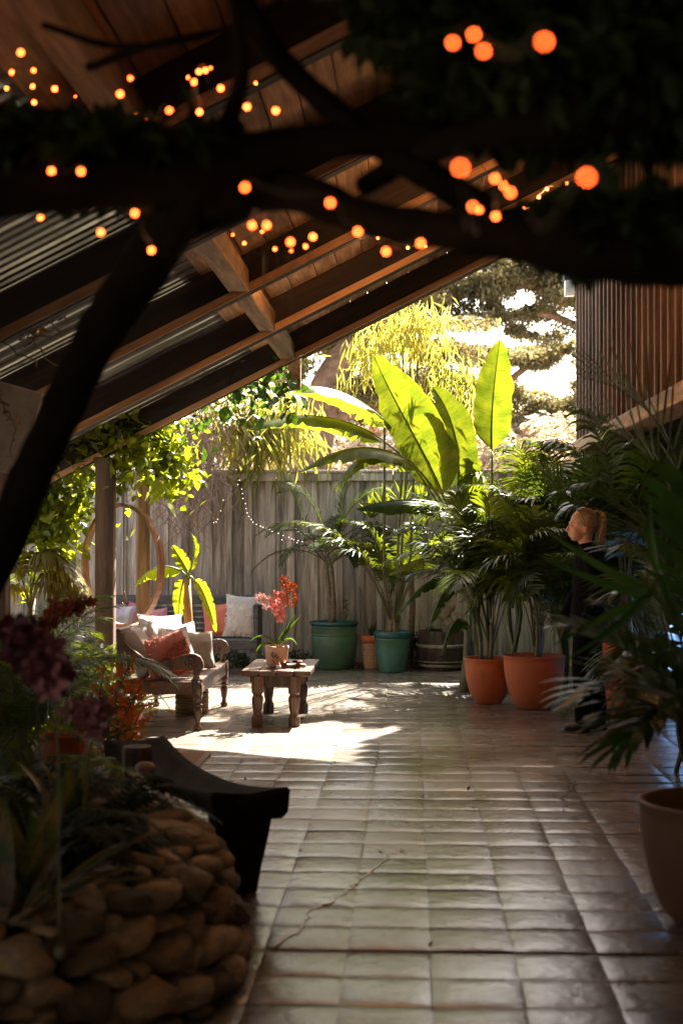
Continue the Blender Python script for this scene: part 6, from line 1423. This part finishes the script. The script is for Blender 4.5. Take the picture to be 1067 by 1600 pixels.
# clothes: loose jacket hem and trousers read as black; a soft open jacket over the trunk
jk = MB(); n_ = 28
prof = [(.80, .140, .175), (.86, .135, .17), (.95, .125, .16), (1.08, .105, .14), (1.20, .115, .15), (1.29, .105, .155), (1.345, .085, .14), (1.385, .062, .085), (1.41, .058, .062)]
vs = []
for z_, rx, ry in prof:
    for j in range(n_):
        a = 2 * math.pi * j / n_; f = 1 + .03 * math.sin(a * 5 + z_ * 9); vs.append((math.cos(a) * rx * f + .005, math.sin(a) * ry * f, z_))
jk.add(vs, [(i * n_ + j, i * n_ + (j + 1) % n_, (i + 1) * n_ + (j + 1) % n_, (i + 1) * n_ + j) for i in range(len(prof) - 1) for j in range(n_)])
jo = jk.build('jacket', clothes, W, True)
for s in (-1, 1):
    aa = [(0, s * .15, 1.325), (.02, s * .195, 1.25), (.055, s * .21, 1.08), (.015, s * .208, .97), (-.028, s * .198, .835)] if s < 0 else [(0, .15, 1.325), (-.01, .195, 1.25), (-.03, .21, 1.08), (-.09, .205, .97), (-.155, .196, .84)]
    MB().tube(catmull(aa, 4), list(np.interp(np.arange(17) / 4, range(5), [.058, .066, .055, .05, .044])), 12).build('sleeve', clothes, jo, True)
for s, hx, kx, fx in ((-1, 0, -.05, -.035), (1, 0, .06, .10)):
    MB().tube(catmull([(hx, s * .085, .86), ((hx + kx) / 2, s * .09, .68), (kx, s * .09, .49), ((kx + fx) / 2, s * .09, .28), (fx, s * .09, .075)], 4), [.108, .106, .104, .10, .096, .09, .084, .08, .076, .074, .072, .070, .069, .068, .068, .068, .066], 14).build('trouser_leg', clothes, W, True)
    m_ = MB().tube(catmull([(fx + .045, s * .09, .04), (fx, s * .09, .05), (fx - .07, s * .093, .037), (fx - .15, s * .096, .028)], 4), [.034, .04, .043, .044, .045, .044, .043, .042, .041, .039, .036, .03, .018], 12, flat=1.0); m_.box((fx - .05, s * .093, .008), (.22, .075, .016)); m_.build('shoe', shoe, W, True)
# hair: cap swept back to a high ponytail, strands
hb = MB(); hb.ball(HC + Vector((.024, 0, .026)), .103, 24, 16, 0, (.91, .80, 1.0))
hm = hb.mesh('hair_cap', [hair], True)
bm2 = bmesh.new(); bm2.from_mesh(hm)
kill = [v for v in bm2.verts if (v.co.x < HC.x - .050 + max(0, v.co.z - HC.z - .03) * .35 and v.co.z < HC.z + .085) or (v.co.z < HC.z - .005 and v.co.x < HC.x + .045) or v.co.z < HC.z - .065]
bmesh.ops.delete(bm2, geom=kill, context='VERTS'); bm2.to_mesh(hm); bm2.free()
ho = hs(link('hair', hm, W))
pt = HC + Vector((.085, 0, .085)); st_ = MB(); rh = random.Random(4)
for i in range(130):
    a = rh.uniform(0, 6.28); r0 = rh.uniform(0, .016); o_ = Vector((math.cos(a) * r0, math.sin(a) * r0, 0)); sp__ = rh.uniform(.2, 1.0)
    c_ = [pt + o_ * .5 - Vector((.02, 0, .005)), pt + Vector((.025, 0, .02)) + o_, pt + Vector((.055 + .01 * sp__, o_.y * 2, -.02)) + o_, pt + Vector((.05 + o_.x * 2, o_.y * 2.5, -.11)), pt + Vector((.035 + o_.x * 2.5, o_.y * 3, -.17 - .08 * sp__))]
    st_.tube(catmull(c_, 3), [.0035] * 9 + [.003, .002, .0012, .0006], 4)
for i in range(150):         # swept strands over the cap
    th = rh.uniform(-1.25, 1.25); st0 = HC + Vector((-.045 + .03 * abs(th), math.sin(th) * .082, .02 + math.cos(th) * .095)) if i % 2 else HC + Vector((.02 + rh.uniform(-.02, .02), math.copysign(.080, th), rh.uniform(-.01, .05)))
    md = (st0 + pt) / 2; dv = (md - HC - Vector((.024, 0, .026))); dv.normalize(); md = HC + Vector((.024, 0, .026)) + Vector((dv.x * .096, dv.y * .085, dv.z * .105))
    st_.tube(catmull([st0, md, pt], 4), .0022, 3, cap=False)
hs(st_.build('ponytail', hair, W, True))
MB().lathe([(.014, -.008), (.02, -.004), (.02, .006), (.014, .01)], 10, pt + Vector((.005, 0, .0))).build('hair_tie', shoe, W, True)
eye = plain('eye', (.05, .04, .035), .2)
for s in (-1, 1):
    MB().ball(HC + Vector((-.073, s * .031, .001)), .0085, 8, 6, 0, (.8, 1.2, .55)).build('eye', eye, W, True)
    MB().tube([HC + Vector((-.085, s * .018, .022)), HC + Vector((-.080, s * .034, .027)), HC + Vector((-.068, s * .048, .022))], .0025, 5).build('eyebrow', hair, W, True)
MB().tube([HC + Vector((-.094, -.012, -.0615)), HC + Vector((-.097, 0, -.0615)), HC + Vector((-.094, .012, -.0615))], .0022, 5).build('mouth', plain('lip', (.38, .10, .08), .5), W, True)

# ---------------------------------------------------------------- warm string lights
bulbm = emit('warm_bulb', (1.0, 0.088, 0.015), 5.5)
bmesh_ = MB().ball((0, 0, 0), 1.0, 8, 6).mesh('bulb', [bulbm], True); sockm = MB().lathe([(.5, .9), (.62, 1.0), (.6, 2.2), (.3, 2.4)], 6).mesh('socket', [M['wire']])
def depth_for(c): 
    return 1 / (1 / 12.6 + c / 46.3)
groups = [
 ('string of four large blurred orange lights near the top right', [(707, 67, 26), (740, 54, 26), (755, 80, 28), (850, 65, 34)], None),
 ('string of blurred orange lights hanging below the dark limb at the right', [(719, 262, 32), (738, 323, 20), (748, 328, 14), (774, 338, 16), (773, 279, 18), (787, 290, 16), (797, 301, 20), (916, 277, 34)], None),
 ('loose string of orange lights in front of the rafters at the centre', [(383, 293, 18), (516, 317, 18), (559, 362, 16), (603, 393, 15), (657, 380, 16)], None),
 ('close string of small orange lights below the middle rafters', [(331, 360, 7), (364, 367, 5), (394, 352, 14), (417, 352, 14), (410, 362, 6), (382, 380, 6), (430, 389, 7), (454, 378, 14), (455, 392, 6), (478, 385, 8), (489, 370, 12)], None),
 ('string of orange lights along the left limb above the corrugated strip', [(237, 391, 13), (211, 333, 14), (158, 363, 13), (64, 340, 10), (81, 267, 14), (127, 268, 15), (122, 222, 12), (135, 224, 8), (167, 226, 8), (20, 200, 6), (230, 185, 6), (180, 265, 5), (100, 300, 6), (70, 175, 5)], None),
 ('wavy string of orange lights against the upper roof planks', [(188, 147, 12), (204, 122, 9), (213, 177, 10), (265, 173, 12), (272, 201, 6), (312, 175, 10), (304, 128, 10), (295, 121, 7), (311, 112, 9), (321, 110, 9), (329, 106, 7), (345, 138, 10), (366, 144, 10), (386, 167, 11), (431, 173, 11), (400, 130, 6), (340, 200, 5)], None),
 ('small string of orange lights in the top left corner', [(33, 82, 12), (53, 110, 8), (19, 113, 8), (11, 138, 7), (52, 135, 8), (54, 160, 8), (86, 139, 9), (150, 120, 5), (118, 150, 5)], None),
 ('faint far string of tiny orange lights under the roof at the right', [(644, 208, 5), (675, 150, 5), (818, 325, 7), (841, 308, 7), (854, 295, 5), (885, 286, 8), (996, 171, 5), (1066, 117, 6)], 8.0),
 ('faint string of tiny orange lights near the roof edge, with bulbs added to warm the planks', [(637, 387, 6), (665, 385, 5), (590, 372, 4), (540, 378, 4), (470, 392, 4), (420, 402, 4)], 9.4),  # bulbs after the first two are added to light the planks
]
for lab, bl, dep in groups:
    ps = [P(x, y_, dep or depth_for(c_)) for x, y_, c_ in bl]
    root = empty('string_lights', ps[0], lab, 'string lights'); o0 = Vector(root.location)
    wp_ = []
    for i in range(len(ps) - 1):
        a, b_ = ps[i] - o0 + Vector((0, 0, .012)), ps[i + 1] - o0 + Vector((0, 0, .012)); wp_ += [a, (a + b_) / 2 - Vector((0, 0, .08 * (b_ - a).length))]
    wp_.append(ps[-1] - o0 + Vector((0, 0, .012)))
    MB().tube(catmull(wp_, 3), .0012 if not dep else .002, 4, cap=False).build('wire', M['wire'], root)
    for q in ps[::2] if dep else ps[::3]:
        ld = bpy.data.lights.new('bulb_fill', 'POINT'); ld.energy = 1.15 if dep else 0.02; ld.color = (1.0, 0.50, 0.20); ld.shadow_soft_size = 0.03  # point lamps added at some bulbs to brighten the roof planks
        lo = bpy.data.objects.new('bulb_fill', ld); C.objects.link(lo); lo.parent = root; lo.location = q - o0 - Vector((0, 0, .04))
    for (x, y_, c_), q in zip(bl, ps):
        D_ = dep or depth_for(c_); r_ = max(.0022, min(.006, D_ * (c_ if c_ < 12 else 10) / 2222 * .32)) if not dep else .010
        link('bulb', bmesh_, root, q - o0, (0, 0, 0), r_); link('socket', sockm, root, q - o0, (0, 0, 0), r_)
# pale fairy lights on the fence
fairy = emit('pale_fairy_bulb', (1.0, .82, .6), 0.5); fbm = MB().ball((0, 0, 0), 1.0, 6, 4).mesh('bulb', [fairy])
for k_, (line, lab) in enumerate([([(372, 742), (378, 770), (388, 800), (402, 818), (420, 826), (450, 838), (470, 845)], 'pale fairy lights draped across the fence boards toward the palm'), ([(365, 745), (352, 780), (342, 810), (332, 815)], 'short strand of pale fairy lights at the left of the fence'), ([(610, 862), (560, 855), (520, 850), (485, 850), (440, 842)], 'faint pale fairy lights behind the potted palms')]):
    ps = catmull([P(a, b_, 16.05) for a, b_ in line], 4); root = empty('fairy_lights', ps[0], lab, 'fairy lights'); o0 = Vector(root.location)
    MB().tube([q - o0 for q in ps], .002, 4).build('wire', M['wire'], root)
    for q in ps[::2] if k_ else ps: link('bulb', fbm, root, q - o0 + Vector((rnd.uniform(-.02, .02), -.01, -.01)), (0, 0, 0), .005)

for o_ in W.children:
    if o_.name.split('.')[0] in ('hair_tie', 'eye', 'eyebrow', 'mouth'): hs(o_)
